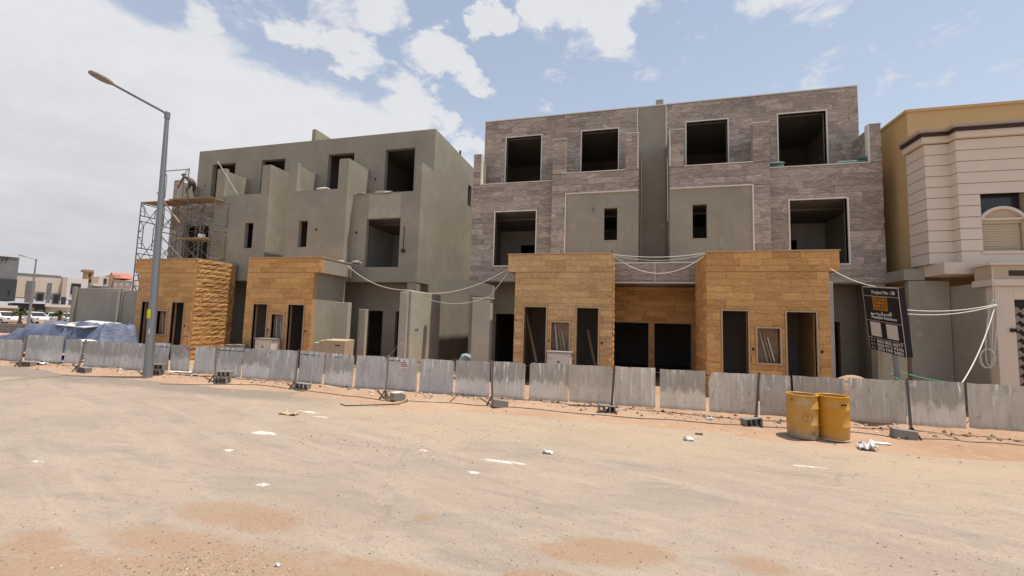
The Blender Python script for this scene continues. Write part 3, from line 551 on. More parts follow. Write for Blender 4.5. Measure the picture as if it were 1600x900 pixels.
bwall('boundary_wall', 'short concrete pillar with a gap for a gate, beside tile cartons', [(-11.95, -11.35, 15.6, 15.85, 0, 2.85), (-11.3, -10.95, 16.3, 16.5, 0, 2.6)], 'plaster_pale')
bwall('boundary_wall', 'concrete wall running back below the cream villa, coiled cables hung on it', [(9.95, 10.15, 15.1, 18.2, 0, 3.75)])
bwall('boundary_wall', 'shaded concrete wall set back between the grey stone house and the villa', [(8.86, 9.94, 16.4, 16.6, 0, 3.93)])
bwall('boundary_wall', 'low concrete wall stub beneath the black sign', [(6.75, 7.3, 13.7, 13.95, 0, 2.2)], 'plaster_pale')
bwall('pillar', 'pale plastered pillar in the shade between the right gatehouse and the sign', [(6.25, 6.85, 16.6, 16.9, 0, 3.9)], 'interior_white', 'pillar')
bwall('back_wall', 'dim concrete wall closing the passage between the two twin houses', [(-9.3, -6.6, 25, 25.2, 0, 3.6)])
part('slab', 'plaster', BASE and thing('entrance_beam', 'sloping concrete beam above the narrow pillar between the houses', 'beam', (-6.2, 16.5, 3)), lambda m: m.add([(-7.6, 16.4, 3.5), (-5.2, 16.4, 3.15), (-5.2, 16.4, 3.7), (-6., 16.4, 3.93), (-7.6, 16.4, 3.93), (-7.6, 16.7, 3.5), (-5.2, 16.7, 3.15), (-5.2, 16.7, 3.7), (-6., 16.7, 3.93), (-7.6, 16.7, 3.93)], [(0, 1, 2, 3, 4), (9, 8, 7, 6, 5), (0, 5, 6, 1), (1, 6, 7, 2), (2, 7, 8, 3), (3, 8, 9, 4), (4, 9, 5, 0)]))

# ------------------------------------------------------------------ cream and tan villa on the right
v = thing('villa', 'finished tan villa with a cream panelled front and brown cornice, cut by the right edge', 'house', (12, 16, 0))
YC, YP, YT = 16.0, 15.72, 16.85
part('wall', 'tan', v, lambda m: m.box(9.28, 17., YT, 28, 0, 9.75)); part('coping', 'tan', v, lambda m: m.box(9.22, 17.05, YT-.06, 28, 9.752, 9.84))
wx0, wx1 = 10.37, 11.5; wz0, wz1 = 4.75, 6.66
part('front_block', 'cream_dark', v, lambda m: m.wall(9.24, 9.88, 4.4, 8.2, YC, YT, []))
part('front_block', 'cream_dark', v, lambda m: m.wall(9.88, 16., 4.4, 8.25, YP, YT, [(wx0, wx1, wz0, wz1)]))
for k in range(11):                                                # horizontal cladding boards with open joints
    z0, z1 = 4.42+k*.348, 4.42+(k+1)*.348-.022
    part('cladding_board', 'cream', v, lambda m: m.box(9.2, 9.88, YC-.04, YC, z0, z1)); part('cladding_board', 'cream', v, lambda m: m.box(9.2, 9.238, YC, YT, z0, z1))
    part('cladding_board', 'cream', v, lambda m: m.box(9.84, 9.878, YP-.04, YC-.04, z0, z1))
    for a, b2 in ([(9.88, wx0), (wx1, 16.)] if wz0 < (z0+z1)/2 < wz1 else [(9.88, 16.)]): part('cladding_board', 'cream', v, lambda m: m.box(a, b2, YP-.04, YP, z0, z1))
def cornice(m, z, h, o): m.box(9.2-o, 9.9, YC-.04-o, YT, z, z+h); m.box(9.9-o, 16., YP-.04-o, YT-.01, z+.001, z+h+.001)
part('cornice', 'cream', v, lambda m: cornice(m, 8.26, .2, .1)); part('cornice_stripe', 'maroon', v, lambda m: cornice(m, 8.463, .1, .16)); part('cornice_cap', 'cornice_top', v, lambda m: cornice(m, 8.566, .08, .24))
part('floor_slab', 'cream', v, lambda m: m.box(9.3, 15.9, YP-.2, YT, 4.05, 4.398)); part('floor_slab', 'wall_grey', v, lambda m: m.box(8.75, 9.298, 16.4, 18., 3.95, 4.3))
wn = part('window', 'glass_dark', v, lambda m: m.box(wx0-.02, wx1+.02, YP+.25, YP+.3, wz0, wz1))
part('shutter', 'cream_dark', wn, lambda m: [m.box(wx0, wx1-.1, YP+.17, YP+.245, wz0+.03+i*.075, wz0+.03+i*.075+.068) for i in range(12)]); part('shutter_post', 'cream_dark', wn, lambda m: m.box(wx1-.08, wx1-.02, YP+.1, YP+.24, wz0, wz0+.95))
def arch(m, r_in, r_out, zc, ya, yb, full):
    cx = (wx0+wx1)/2; n = 14; pts = []
    for i in range(n+1): a = math.pi*(.14+.72*i/n); pts.append((math.cos(a), math.sin(a)))
    vs_ = []
    for y in (ya, yb):
        for c, s_ in pts: vs_ += [(cx+c*r_out, y, zc+s_*r_out), (cx+c*(r_in if not full else r_out), y, zc+(s_*r_in if not full else 0.1))]
    k = 2*(n+1); fs = []
    for i in range(n):
        a = 2*i; fs += [(a, a+1, a+3, a+2), (k+a+2, k+a+3, k+a+1, k+a), (a, a+2, k+a+2, k+a), (a+1, k+a+1, k+a+3, a+3)]
    m.add(vs_, fs)
part('arch_panel', 'cream_dark', wn, lambda m: arch(m, 0, .55, wz0+.76, YP+.12, YP+.2, True)); part('arch_moulding', 'cream', wn, lambda m: arch(m, .53, .61, wz0+.76, YP+.02, YP+.15, False))
part('window_sill', 'cream', wn, lambda m: m.box(wx0-.05, wx1+.05, YP-.1, YP+.2, wz0-.08, wz0-.005)); part('lintel_bar', 'cream', wn, lambda m: m.box(wx0, wx1, YP+.05, YP+.16, wz0+.96, wz0+1.02))
# gate of that villa
g = thing('villa_gate', 'cream gate portal with patterned dark door at the right edge', 'gate', (11.5, 14.9, 0))
gx0 = aty(1557, 500, 14.8).x; part('post', 'cream', g, lambda m: m.box(gx0, gx0+.42, 14.8, 15.1, 0, 3.62), bevel=.01); part('lintel', 'cream', g, lambda m: m.box(gx0+.42, 14.5, 14.8, 15.1, 3.25, 3.62), bevel=.01)
part('cap', 'cream', g, lambda m: m.box(gx0-.12, 14.6, 14.7, 15.4, 3.625, 3.8)); part('cap', 'cream_dark', g, lambda m: m.box(gx0-.08, 14.55, 14.75, 15.35, 3.802, 4.2)); part('cap', 'cream', g, lambda m: m.box(gx0-.14, 14.6, 14.68, 15.42, 4.203, 4.26))
part('cap_slot', 'maroon', g, lambda m: m.box(gx0+.3, 14.5, 14.735, 14.75, 3.9, 4.05))
dg = part('door', 'black', g, lambda m: m.box(gx0+.42, 14.5, 14.95, 15., 0, 3.25))
for i in range(7):
    for k in range(12): q = gx0+.52+i*.2; zz = .3+k*.24; part('door_ornament', 'cabinet_top', dg, lambda m: m.obox((q, 14.94, zz), (.07, 0, .07), (0, .02, 0), (-.05, 0, .05)))
part('lock_box', 'black', g, lambda m: m.box(gx0+.28, gx0+.4, 14.74, 14.8, 2.35, 2.45))

# ------------------------------------------------------------------ street lamps
def lamp(name, label, base, top, arm_end, k=1., tagbox=True):
    root = thing(name, label, 'street lamp', base, 'street lamps')
    bx, by, bz = base
    part('pole', 'pole_metal', root, lambda m: m.tube([(bx, by, bz), (bx+(top[0]-bx)*.5, by, top[2]*.5), top], [.135*k, .105*k, .062*k], 14), smooth=True)
    part('base_plate', 'pole_metal', root, lambda m: m.box(bx-.2*k, bx+.2*k, by-.2*k, by+.2*k, bz, bz+.04*k)); part('collar', 'pole_metal', root, lambda m: m.tube([(top[0], top[1], top[2]-.15*k), (top[0], top[1], top[2]+.08*k)], .085*k, 12))
    e = Vector(arm_end); tp = Vector(top); part('arm', 'pole_metal', root, lambda m: m.tube([tp, tp.lerp(e, .1)+Vector((0, 0, .02)), e], .04*k, 10), smooth=True)
    d = (e-tp).normalized(); s_ = d.cross(Vector((0, 0, 1))).normalized(); u_ = s_.cross(d)
    hd = MB(); pts = [(0, .06, .05), (.1, .11, .075), (.28, .15, .08), (.5, .14, .065), (.6, .09, .04)]
    n0 = []
    for t_, wd, ht in pts:
        for a, c in ((-1, -.6), (1, -.6), (1, .3), (.5, 1), (-.5, 1), (-1, .3)): n0.append(e+d*(t_-.1)*k+s_*wd*a*k+u_*ht*c*k)
    fs = [[i*6+j, i*6+(j+1) % 6, (i+1)*6+(j+1) % 6, (i+1)*6+j] for i in range(4) for j in range(6)]+[[0, 5, 4, 3, 2, 1], [24, 25, 26, 27, 28, 29]]
    hd.add(n0, fs); hd.build('lamp_head', 'cabinet_top', root, bevel=.01)
    part('lens', 'pole_metal', root, lambda m: m.obox(e+d*.22*k-u_*.05*k, d*.16*k, s_*.1*k, u_*.006*k))
    return root
lp = lamp('street_lamp', 'tall grey street lamp rising beside the first gatehouse, yellow tag on its pole', (-15.32, 10.72, 0), (-15.62, 10.72, 9.15), (-15.62, 8.95, 9.32))
part('tag_plate', 'yellow_tag', lp, lambda m: m.obox((-15.36, 10.585, 2.14), (.075, 0, 0), (0, .006, 0), (0, 0, .15))); part('lower_tag', 'cabinet', lp, lambda m: m.obox((-15.29, 10.6, 1.55), (.03, 0, 0), (0, .006, 0), (0, 0, .09)))

# ------------------------------------------------------------------ site fence
FY = 11.45
fen = thing('site_fence', 'long fence of dented galvanised sheets standing in front of the building site', 'fence', (-5, FY, 0))
edges = [(-130, -72, 522, 561), (-70, -12, 524, 563), (-10, 36, 530, 570), (40, 98, 524, 565), (101, 129, 530, 568), (132, 181, 534, 575), (182, 230, 536, 578), (233, 264, 536, 578), (267, 298, 539, 580), (303, 334, 542, 584), (338, 378, 543, 589), (379, 419, 545, 592), (420, 463, 547, 595),
         (466, 505, 549, 599), (508, 552, 553, 604), (556, 604, 556, 608), (606, 652, 559, 612), (656, 708, 562, 616), (712, 765, 564, 619), (769, 820, 566, 622), (827, 888, 568, 626), (889, 957, 571, 630), (960, 1024, 574, 635), (1031, 1102, 578, 640), (1108, 1185, 583, 646), (1187, 1236, 586, 650), (1239, 1320, 589, 654), (1328, 1416, 593, 660), (1418, 1509, 596, 667), (1512, 1606, 601, 672), (1609, 1700, 606, 680), (1705, 1800, 612, 690)]
for i, (pa, pb, yt, yb) in enumerate(edges):
    yj = FY+random.uniform(-.06, .06)
    a, b2 = aty(pa, (yt+yb)/2, yj), aty(pb, (yt+yb)/2, yj); zt = aty((pa+pb)/2, yt, yj).z; zb = aty((pa+pb)/2, yb, yj).z
    wd, ht = b2.x-a.x, zt-zb; nx = max(16, int(wd/.022)); nz = 8; m = MB(); tilt = random.uniform(-.03, .03) if pa > 140 else random.uniform(-.02, .1); lean = random.uniform(-.03, .05); sd = random.uniform(0, 99)
    pitch = .25; bendl = random.choice((0, 0, 0, .03, .07)); bendr = random.choice((0, 0, 0, .03, .07))
    def ptz(u, q, back):
        x = a.x+u*wd; ph = ((u*wd+sd) % pitch)/pitch; rib = max(0, 1-abs(ph-.5)/.22); rib = rib*rib*(3-2*rib)*.028
        dent = .03*fbm(x*2.2, q*1.6, sd)+.05*(q**3)*fbm(x*1.1, 9, sd)
        corner = (bendl if u < .5 else bendr)*max(0, abs(u-.5)*2-.86)/.14*max(0, q-.85)/.15
        zz = zb+q*ht+(.012*fbm(x*3, 4, sd) if q in (0, 1) else 0)-corner+(q-.5)*0+tilt*.25*(u-.5)
        return (x+lean*.3*(q-.5)+corner*.4*(1 if u < .5 else -1), yj-rib+dent+lean*q+(.004 if back else 0), zz)
    for bk in (False, True):
        n0 = len(m.v)
        for j in range(nz+1):
            for k in range(nx+1): m.v.append(Vector(ptz(k/nx, j/nz, bk)))
        for j in range(nz):
            for k in range(nx):
                q = n0+j*(nx+1)+k; f = [q, q+1, q+nx+2, q+nx+1]; m.f.append(f[::-1] if bk else f)
    me_o = m.build('panel', 'fence_metal', fen, smooth=True)
    # re-centre so that object-space stains differ from sheet to sheet
    off = Vector((a.x, yj, zb))-BASE[fen]; me_o.data.transform(Matrix.Translation(-off)); me_o.location = off
blocks = []
posts = [(30, 573, 40, 530), (120, 583, 134, 534), (228, 588, 232, 537), (334, 599, 338, 543), (460, 610, 466, 550), (601, 627, 607, 558), (769, 637, 768, 566), (955, 650, 960, 574), (1180, 670, 1186, 585), (1425, 690, 1417, 595)]
for (bx, by, tx, ty) in posts:
    p0 = atz(bx, by); p0.z = gz(p0.x, p0.y)-.02; p1 = aty(tx, ty-3, FY-.09)
    part('post', 'dark_metal', fen, lambda m: (m.bar(p0, p1, .05, .012), m.bar(p0+Vector((.02, .02, 0)), p1+Vector((.02, .02, 0)), .012, .05)))
    for dx, dy in ((-.13, -.07), (.13, -.06), (.02, .16)):
        part('post_foot', 'dark_metal', fen, lambda m: m.bar(p0.lerp(p1, .22), Vector((p0.x+dx, p0.y+dy, gz(p0.x+dx, p0.y+dy)+.01)), .028))
    blocks.append(p0.copy())
tops = [aty(e[0], e[2]+4, FY+.03) for e in edges if e[0] > 130]+[aty(1800, 616, FY+.03)]
part('top_wire', 'dark_metal', fen, lambda m: m.tube([q+Vector((0, .02, .0)) for q in tops], .012, 6))
pn = aty(632, 568, FY-.1); sgn = thing('notice_plate', 'small white notice with red lettering fixed to a fence sheet', 'notice', (pn.x, pn.y, pn.z))
part('plate', 'white_paint', sgn, lambda m: m.box(pn.x-.14, pn.x+.14, pn.y-.006, pn.y, pn.z-.13, pn.z+.13))
for k in range(3): part('lettering', 'red_paint', sgn, lambda m: m.box(pn.x-.12, pn.x+.12-.03*k, pn.y-.01, pn.y-.006, pn.z-.09+.05*k, pn.z-.065+.05*k))
part('emblem', 'red_paint', sgn, lambda m: m.add([(pn.x-.03, pn.y-.01, pn.z+.06), (pn.x+.03, pn.y-.01, pn.z+.06), (pn.x, pn.y-.01, pn.z+.11), (pn.x-.03, pn.y-.006, pn.z+.06), (pn.x+.03, pn.y-.006, pn.z+.06), (pn.x, pn.y-.006, pn.z+.11)], [(0, 1, 2), (3, 5, 4), (0, 3, 4, 1), (1, 4, 5, 2), (2, 5, 3, 0)]))
# red graffiti strokes on one sheet
for k, (pa, pb) in enumerate((((282, 541), (284, 552)), ((288, 546), (293, 543)), ((293, 543), (296, 549)))):
    qa, qb = aty(*pa, FY-.075), aty(*pb, FY-.075); part('paint_mark', 'red_paint', fen, lambda m: m.bar(qa, qb, .025, .02))

# concrete blocks that weigh the post feet down
def cblock(c, rz, tilt, label, mat_='block'):
    root = thing('concrete_block', label, 'block', tuple(c), 'concrete blocks at the fence posts')
    m = MB(); m.wall(-.2, .2, 0, .19, -.1, .1, [(-.17, -.075, .03, .16), (-.05, .05, .03, .16), (.075, .17, .03, .16)])
    if mat_ == 'solid': m = MB().box(-.2, .2, -.1, .1, 0, .19)
    rm = Matrix.Rotation(rz, 3, 'Z') @ Matrix.Rotation(tilt, 3, 'Y'); m.v = [rm @ q+Vector(c) for q in m.v]
    m.build('body', 'block', root, bevel=.008); return root
where = ['under the raised sheet end, nearest the blue scrap', 'at the leaning post foot left of the street lamp', 'at the post foot just below the street lamp', 'lying in front of the orange split-stone side wall', 'at the post foot in front of the tile cartons', 'with a whitewashed top, at the post foot below the red notice', 'at the post foot left of the pale stone gatehouse', 'on edge at the post foot under the electric cabinet gatehouse', 'nearest the yellow drums on their left', 'lying flat to the right of the yellow drums']
offs = [(.3, .1), (.3, .05), (.35, .05), (.35, 0), (.2, .1), (.33, .05), (.2, -.05), (-.12, .05), (-.05, .05), (-.12, .05)]
for i, p0 in enumerate(blocks):
    x, y = p0.x+offs[i][0], p0.y+offs[i][1]
    r_ = cblock((x, y, gz(x, y)-.01), R([10, -5, 20, 8, 15, 70, 35, 12, 20, -6][i]), R([0, 3, 0, -4, 5, 12, 10, 3, -6, 4][i]), 'grey hollow concrete block '+where[i], 'solid' if i in (5, 6, 9) else 'block')
    if i == 5: q = Vector((x, y, gz(x, y)+.2)); part('plaster_splash', 'plaster_spill', r_, lambda m: m.obox(q, (.07, .14, 0), (-.09, .045, 0), (0, 0, .02)), bevel=.015)
    if i in (2, 3): cblock((x+.05, y+.02, gz(x, y)+.19), R(25), 0, 'second grey concrete block stacked on '+('the block just below the street lamp' if i == 2 else 'the block by the orange split-stone side wall'))

# ------------------------------------------------------------------ two yellow drums
def drum_obj(px, py, label, mat_, hole):
    p = atz(px, py); R0 = .272; c = Vector((p.x, p.y+.25, 0)); c.z = gz(c.x, c.y)-.01
    root = thing('drum', label, 'drum', tuple(c), 'yellow drums in front of the fence')
    pr = [(0, 0), (R0-.02, 0), (R0-.005, .015), (R0, .05), (R0+.004, .1), (R0+.006, .26), (R0+.016, .275), (R0+.016, .29), (R0+.006, .305), (R0+.008, .45), (R0+.006, .585), (R0+.016, .6), (R0+.016, .615), (R0+.006, .63), (R0-.002, .8), (R0-.006, .835), (R0+.012, .84), (R0+.014, .865), (R0-.004, .87), (R0-.016, .862), (R0-.02, .82), (R0-.02, .1), (0, .08)]
    m = MB().lathe(c, pr, 40); o = m.build('body', mat_, root, smooth=True)
    part('base_ring', 'cream_dark' if hole else 'cabinet_top', root, lambda m: m.lathe(c, [(R0+.002, .004), (R0+.014, .008), (R0+.012, .025), (R0+.001, .03)], 40))
    if hole:
        d = Vector((.36, -.93, 0)).normalized(); s_ = Vector((-d.y, d.x, 0)); q = c+d*(R0+.002)+Vector((0, 0, .72))
        part('hand_hole', 'maroon', root, lambda m: m.obox(q, s_*.055, d*.01, (0, 0, .014))); part('hand_hole_lip', mat_, root, lambda m: m.obox(q+Vector((0, 0, .03)), s_*.065, d*.014, (0, 0, .012)))
        part('hand_hole_lip', mat_, root, lambda m: m.obox(q-Vector((0, 0, .028)), s_*.05, d*.012, (0, 0, .01)))
    else:
        d = Vector((-.85, -.5, 0)).normalized(); q = c+d*(R0+.002)+Vector((0, 0, .76)); part('paint_spot', 'red_paint', root, lambda m: m.obox(q, Vector((-d.y, d.x, 0))*.02, d*.004, (0, 0, .03)))
    return root
drum_obj(1262.5, 690, 'dirty dented yellow drum with a faded round print, left of the pair', 'drum_dirty', False)
drum_obj(1311.5, 694, 'cleaner orange-yellow drum with a hand hole, right of the pair', 'drum_clean', True)

# ------------------------------------------------------------------ black property sign
SP = Vector((6.252, 12.6, 2.539)); SM = Matrix.Rotation(-1.49, 4, 'Z') @ Matrix.Rotation(.15, 4, 'X') @ Matrix.Rotation(.122, 4, 'Y'); SM = Matrix.Translation(SP) @ SM
sg = thing('property_sign', 'tilted black project sign with gold emblem and phone numbers on a post', 'sign', tuple(SP))
def sbox(name, mat_, x0, x1, z0, z1, y0, y1, par=None):
    m = MB().box(x0, x1, y0, y1, z0, z1); m.v = [SM @ q for q in m.v]; return m.build(name, mat_, par or sg)
SW, SH = .64, .8245
bd = sbox('board', 'sign_face', -SW, SW, -SH, SH, 0, .13)
for z0, z1 in ((SH-.012, SH+.012), (SH-.235, SH-.222), (-.055, -.042), (-.505, -.493)): sbox('divider_line', 'sign_frame', -SW, SW, z0, z1, -.006, 0)
for x0, x1 in ((-SW-.004, -SW+.008), (SW-.012, SW+.002)): sbox('edge_strip', 'sign_frame', x0, x1, -SH, SH, -.008, -.0005)
for x0 in (-.5, .08): sbox('blank_square', 'blank_square', x0, x0+.38, -.45, -.085, -.005, 0)
lg = thing_e = None
for i in range(9):                                                 # square gold emblem of interlaced strokes
    z = .57-.04*i
    if i % 2 == 0: sbox('emblem_stroke', 'gold', -.3, .22, z-.011, z+.011, -.008, 0)
    else:
        x = -.3
        while x < .2: l = random.choice((.05, .09, .13)); sbox('emblem_stroke', 'gold', x, min(x+l, .22), z-.024, z+.013, -.007, -.0002); x += l+.035
def text(s_, x, z, h, mat_, name='lettering', ext=.004, wide=1.):
    for word in s_.split():                                        # each word is a part of its own
        cu = bpy.data.curves.new('t', 'FONT'); cu.body = word; cu.size = h*1.38; cu.extrude = ext/2; cu.offset = .0012; cu.align_x = 'LEFT'
        to = bpy.data.objects.new('t', cu); COL.objects.link(to); dg_ = bpy.context.evaluated_depsgraph_get(); me = bpy.data.meshes.new_from_object(to.evaluated_get(dg_)); bpy.data.objects.remove(to)
        adv = max(q.co.x for q in me.vertices)*wide+h*.45
        me.transform(Matrix.Translation(-SP) @ SM @ Matrix.Translation((x, -.005, z)) @ Matrix.Rotation(R(90), 4, 'X') @ Matrix.Diagonal((wide, 1, 1, 1)))
        me.materials.clear(); link(name, me, mat_, sg); x += adv
text('Project No : 38', -.3, SH-.165, .085, 'lettering', wide=1.1)
text('Alqadiyah Residence', -.42, .02, .075, 'lettering', wide=1.05)
for i, s_ in enumerate(('053 002 6077', '056 912 4296', '053 799 5685')): text(s_, -.32, -.605-.097*i, .078, 'lettering', wide=1.55); sbox('phone_mark', 'cabinet_top', -.55, -.5, -.6-.097*i, -.54-.097*i, -.005, 0); sbox('phone_mark', 'cabinet_top', -.45, -.41, -.6-.097*i, -.55-.097*i, -.005, 0)
# Arabic line, drawn as joined strokes read from right to left
ab = .125
for x0, x1, z0, z1 in ((.3, .32, 0, .09), (.26, .28, 0, .09), (.18, .28, 0, .018), (.2, .24, .0, .045), (.1, .18, 0, .018), (.13, .16, .03, .05), (.03, .1, 0, .018), (.07, .085, 0, .04), (-.04, .03, 0, .018), (-.03, .01, .01, .06), (-.12, -.07, -.03, .02), (-.2, -.13, 0, .018), (-.17, -.15, 0, .04), (-.28, -.2, 0, .018), (-.24, -.22, 0, .045), (-.34, -.28, 0, .018), (-.4, -.34, -.03, .02), (-.42, -.4, -.03, .04), (.14, .16, -.04, -.025), (.05, .08, -.04, -.025), (-.02, 0, .07, .085)):
    sbox('lettering', 'lettering', x0, x1, ab+z0, ab+z1, -.005, 0)
fp = SM @ Vector((.12, .09, -SH)); part('post', 'pole_metal', sg, lambda m: m.tube([SM @ Vector((.1, .16, .5)), fp, (fp.x+.12, fp.y+.05, 0)], .06, 10)); part('back_brace', 'pole_metal', sg, lambda m: m.bar(SM @ Vector((-.4, .15, 0)), SM @ Vector((.4, .15, 0)), .05))

# ------------------------------------------------------------------ scaffold with a worker on it
scf = thing('scaffold', 'tube scaffold with plank decks at the left corner of the plaster house', 'scaffold', (-22.5, 16.6, 0))
def sframe(x, z0, z1, ya, yb, w_=.025):
    def fn(m):
        for y in (ya, yb): m.tube([(x, y, z0), (x, y, z1)], w_, 6)
        m.tube([(x, ya, z1-.05), (x, yb, z1-.05)], w_, 6); m.tube([(x, ya, z0+.25), (x, yb, z0+.25)], w_, 6)
        for y, s_ in ((ya, 1), (yb, -1)):
            m.tube([(x, y+s_*.22, z0+.25), (x, y+s_*.22, z1-.3), (x, y+s_*.1, z1-.12), (x, y, z1-.1)], w_*.8, 6)
            k = z0+.5
            while k < z1-.3: m.tube([(x, y, k), (x, y+s_*.22, k)], w_*.7, 5); k += .32
    return part('frame', 'scaffold_metal', scf, fn)
def lframe(xa, xb, y, z0, z1):                                     # frame standing parallel to the wall
    def fn(m):
        for x in (xa, xb): m.tube([(x, y, z0), (x, y, z1)], .024, 6)
        m.tube([(xa, y, z1-.05), (xb, y, z1-.05)], .024, 6)
        for x, s_ in ((xa, 1), (xb, -1)):
            m.tube([(x+s_*.3, y, z0+.1), (x+s_*.3, y, z1-.35), (x+s_*.15, y, z1-.12), (x, y, z1-.1)], .018, 6); k = z0+.35
            while k < z1-.3: m.tube([(x, y, k), (x+s_*.3, y, k)], .016, 5); k += .33
    return part('frame', 'scaffold_metal', scf, fn)
YA_, YB_ = 16.45, 17.4
for x, zb in ((-25.2, 0.1), (-23.8, 4.75), (-21.9, 4.75), (-20.1, 4.75)):
    lev = [zb+(i*1.75) for i in range(6)]
    for z0 in lev:
        z1 = min(z0+1.75, 8.05)
        if z1-z0 > .6: sframe(x, z0, z1, YA_, YB_)
lframe(-23.85, -22.05, YA_, 8.1, 9.75); lframe(-20.5, -19.6, YB_, 4.75, 7.0); lframe(-22.1, -21.0, YA_+.05, 4.75, 6.9)
for xa, xb, z0, z1 in ((-25.2, -23.8, 6.4, 7.9), (-25.2, -23.8, 4.6, 6.2), (-25.2, -23.8, 2.6, 4.4), (-23.8, -21.9, 4.9, 6.3), (-23.8, -21.9, 6.5, 7.9), (-21.9, -20.1, 4.9, 6.2), (-21.9, -20.1, 6.4, 7.6), (-25.2, -23.8, .6, 2.4)):
    for y in (YA_, YB_): part('brace', 'scaffold_metal', scf, lambda m: (m.tube([(xa, y, z0), (xb, y, z1)], .017, 5), m.tube([(xa, y+.03, z1), (xb, y+.03, z0)], .017, 5)))
for i in range(4): part('plank', 'plywood', scf, lambda m: m.box(-25.3, -23., YA_+.02+i*.24, YA_+.24+i*.24, 8.06+.01*i, 8.1+.01*i)); part('plank', 'wood', scf, lambda m: m.box(-23.2, -20.4, YA_-.05+i*.25, YA_+.18+i*.25, 8.11+.01*i, 8.15+.01*i)); part('plank', 'wood', scf, lambda m: m.box(-22.1, -20.2, YA_-.3+i*.22, YA_-.1+i*.22, 5.95, 5.99))
part('diagonal_tube', 'sign_frame', scf, lambda m: m.tube([(-23.6, YA_-.1, 6.3), (-21.6, YA_-.1, 4.8)], .03, 6)); part('diagonal_tube', 'wood', scf, lambda m: m.bar((-23.9, YA_-.15, 8.5), (-22.1, YA_-.2, 6.8), .06)); part('diagonal_tube', 'scaffold_metal', scf, lambda m: m.tube([(-22.6, YA_-.1, 7.6), (-20., YA_-.1, 6.9)], .025, 6))
wp = MB(); bk = thing('cement_tub', 'small white tub on the lower scaffold plank', 'tub', (-20.75, 16.4, 6.)); part('body', 'white_paint', bk, lambda m: m.lathe((-20.75, 16.4, 5.995), [(0, 0), (.13, 0), (.16, .2), (.14, .2), (.12, .04), (0, .04)], 16))

def person(loc, joints, bones, rad, paint, label):
    root = thing('person', label, 'person', loc)
    me = bpy.data.meshes.new('body'); me.from_pydata([Vector(joints[k])-Vector((0, 0, 0)) for k in joints], [], [(list(joints).index(a), list(joints).index(b2)) for a, b2 in bones])
    o = bpy.data.objects.new('body', me); COL.objects.link(o); o.modifiers.new('skin', 'SKIN'); o.modifiers.new('sub', 'SUBSURF').levels = 2
    for i, k in enumerate(joints): sv = me.skin_vertices[0].data[i]; sv.radius = rad[k] if isinstance(rad[k], tuple) else (rad[k], rad[k]); sv.use_root = (k == 'pelvis')
    dgx = bpy.context.evaluated_depsgraph_get(); me2 = bpy.data.meshes.new_from_object(o.evaluated_get(dgx)); bpy.data.objects.remove(o)
    mats = sorted(set(paint.values())); me2.materials.clear()
    for mm in mats: me2.materials.append(M_[mm])
    js = {k: Vector(v_) for k, v_ in joints.items()}
    for pl in me2.polygons:
        c = pl.center; best = min(bones, key=lambda ab_: ((c-(js[ab_[0]]+js[ab_[1]])/2).length - (js[ab_[0]]-js[ab_[1]]).length*.35))
        pl.material_index = mats.index(paint[best]); pl.use_smooth = True
    body = bpy.data.objects.new('body', me2); COL.objects.link(body); body.parent = root; BASE[body] = Vector(loc)
    return root, js
# stooping worker: faces left (-x), back bent, hands down towards the deck
J = dict(pelvis=(.16, 0, .92), waist=(.06, 0, 1.06), chest=(-.16, 0, 1.2), neck=(-.34, 0, 1.28), head=(-.46, 0, 1.34), skull=(-.54, 0, 1.4),
         shl=(-.2, -.19, 1.22), ell=(-.34, -.24, .95), hal=(-.5, -.2, .74), fil=(-.56, -.2, .68), shr=(-.2, .19, 1.2), elr=(-.3, .26, .92), har=(-.42, .22, .68), fir=(-.47, .21, .61),
         hil=(.15, -.1, .88), knl=(-.02, -.14, .5), anl=(.12, -.15, .09), tol=(-.08, -.16, .04), hir=(.17, .1, .88), knr=(.1, .14, .5), anr=(.34, .15, .09), tor=(.14, .16, .04))
BN = [('pelvis', 'waist'), ('waist', 'chest'), ('chest', 'neck'), ('neck', 'head'), ('head', 'skull'), ('chest', 'shl'), ('shl', 'ell'), ('ell', 'hal'), ('hal', 'fil'), ('chest', 'shr'), ('shr', 'elr'), ('elr', 'har'), ('har', 'fir'), ('pelvis', 'hil'), ('hil', 'knl'), ('knl', 'anl'), ('anl', 'tol'), ('pelvis', 'hir'), ('hir', 'knr'), ('knr', 'anr'), ('anr', 'tor')]
RD = dict(pelvis=(.15, .13), waist=(.15, .13), chest=(.17, .14), neck=.06, head=.1, skull=.085, shl=.075, ell=.05, hal=.036, fil=.03, shr=.075, elr=.05, har=.036, fir=.03, hil=.1, knl=.065, anl=.045, tol=.035, hir=.1, knr=.065, anr=.045, tor=.035)
PT = {b2: 'cloth_khaki' for b2 in BN}
for b2 in BN:
    if b2[1] in ('hil', 'knl', 'anl', 'hir', 'knr', 'anr'): PT[b2] = 'cloth_dark'
    if b2[1] in ('head', 'fil', 'fir', 'har', 'hal'): PT[b2] = 'skin'
    if b2[1] in ('tol', 'tor', 'skull'): PT[b2] = 'cloth_dark'
wk, js = person((-22.35, 16.8, 8.16), J, BN, RD, PT, 'worker in dusty khaki clothes stooping on the upper scaffold deck')
for nm, (x, y, z), r in (('ear', (-.47, -.1, 1.34), .022), ('ear', (-.47, .1, 1.34), .022), ('nose', (-.57, 0, 1.3), .02), ('eye', (-.555, -.035, 1.335), .011), ('eye', (-.555, .035, 1.335), .011)):
    q = Vector((x, y, z))+BASE[wk]; part(nm, 'skin' if nm != 'eye' else 'black', wk, lambda m: m.lathe(q, [(0, -r), (r*.8, -r*.6), (r, 0), (r*.8, r*.6), (0, r)], 8), smooth=True)
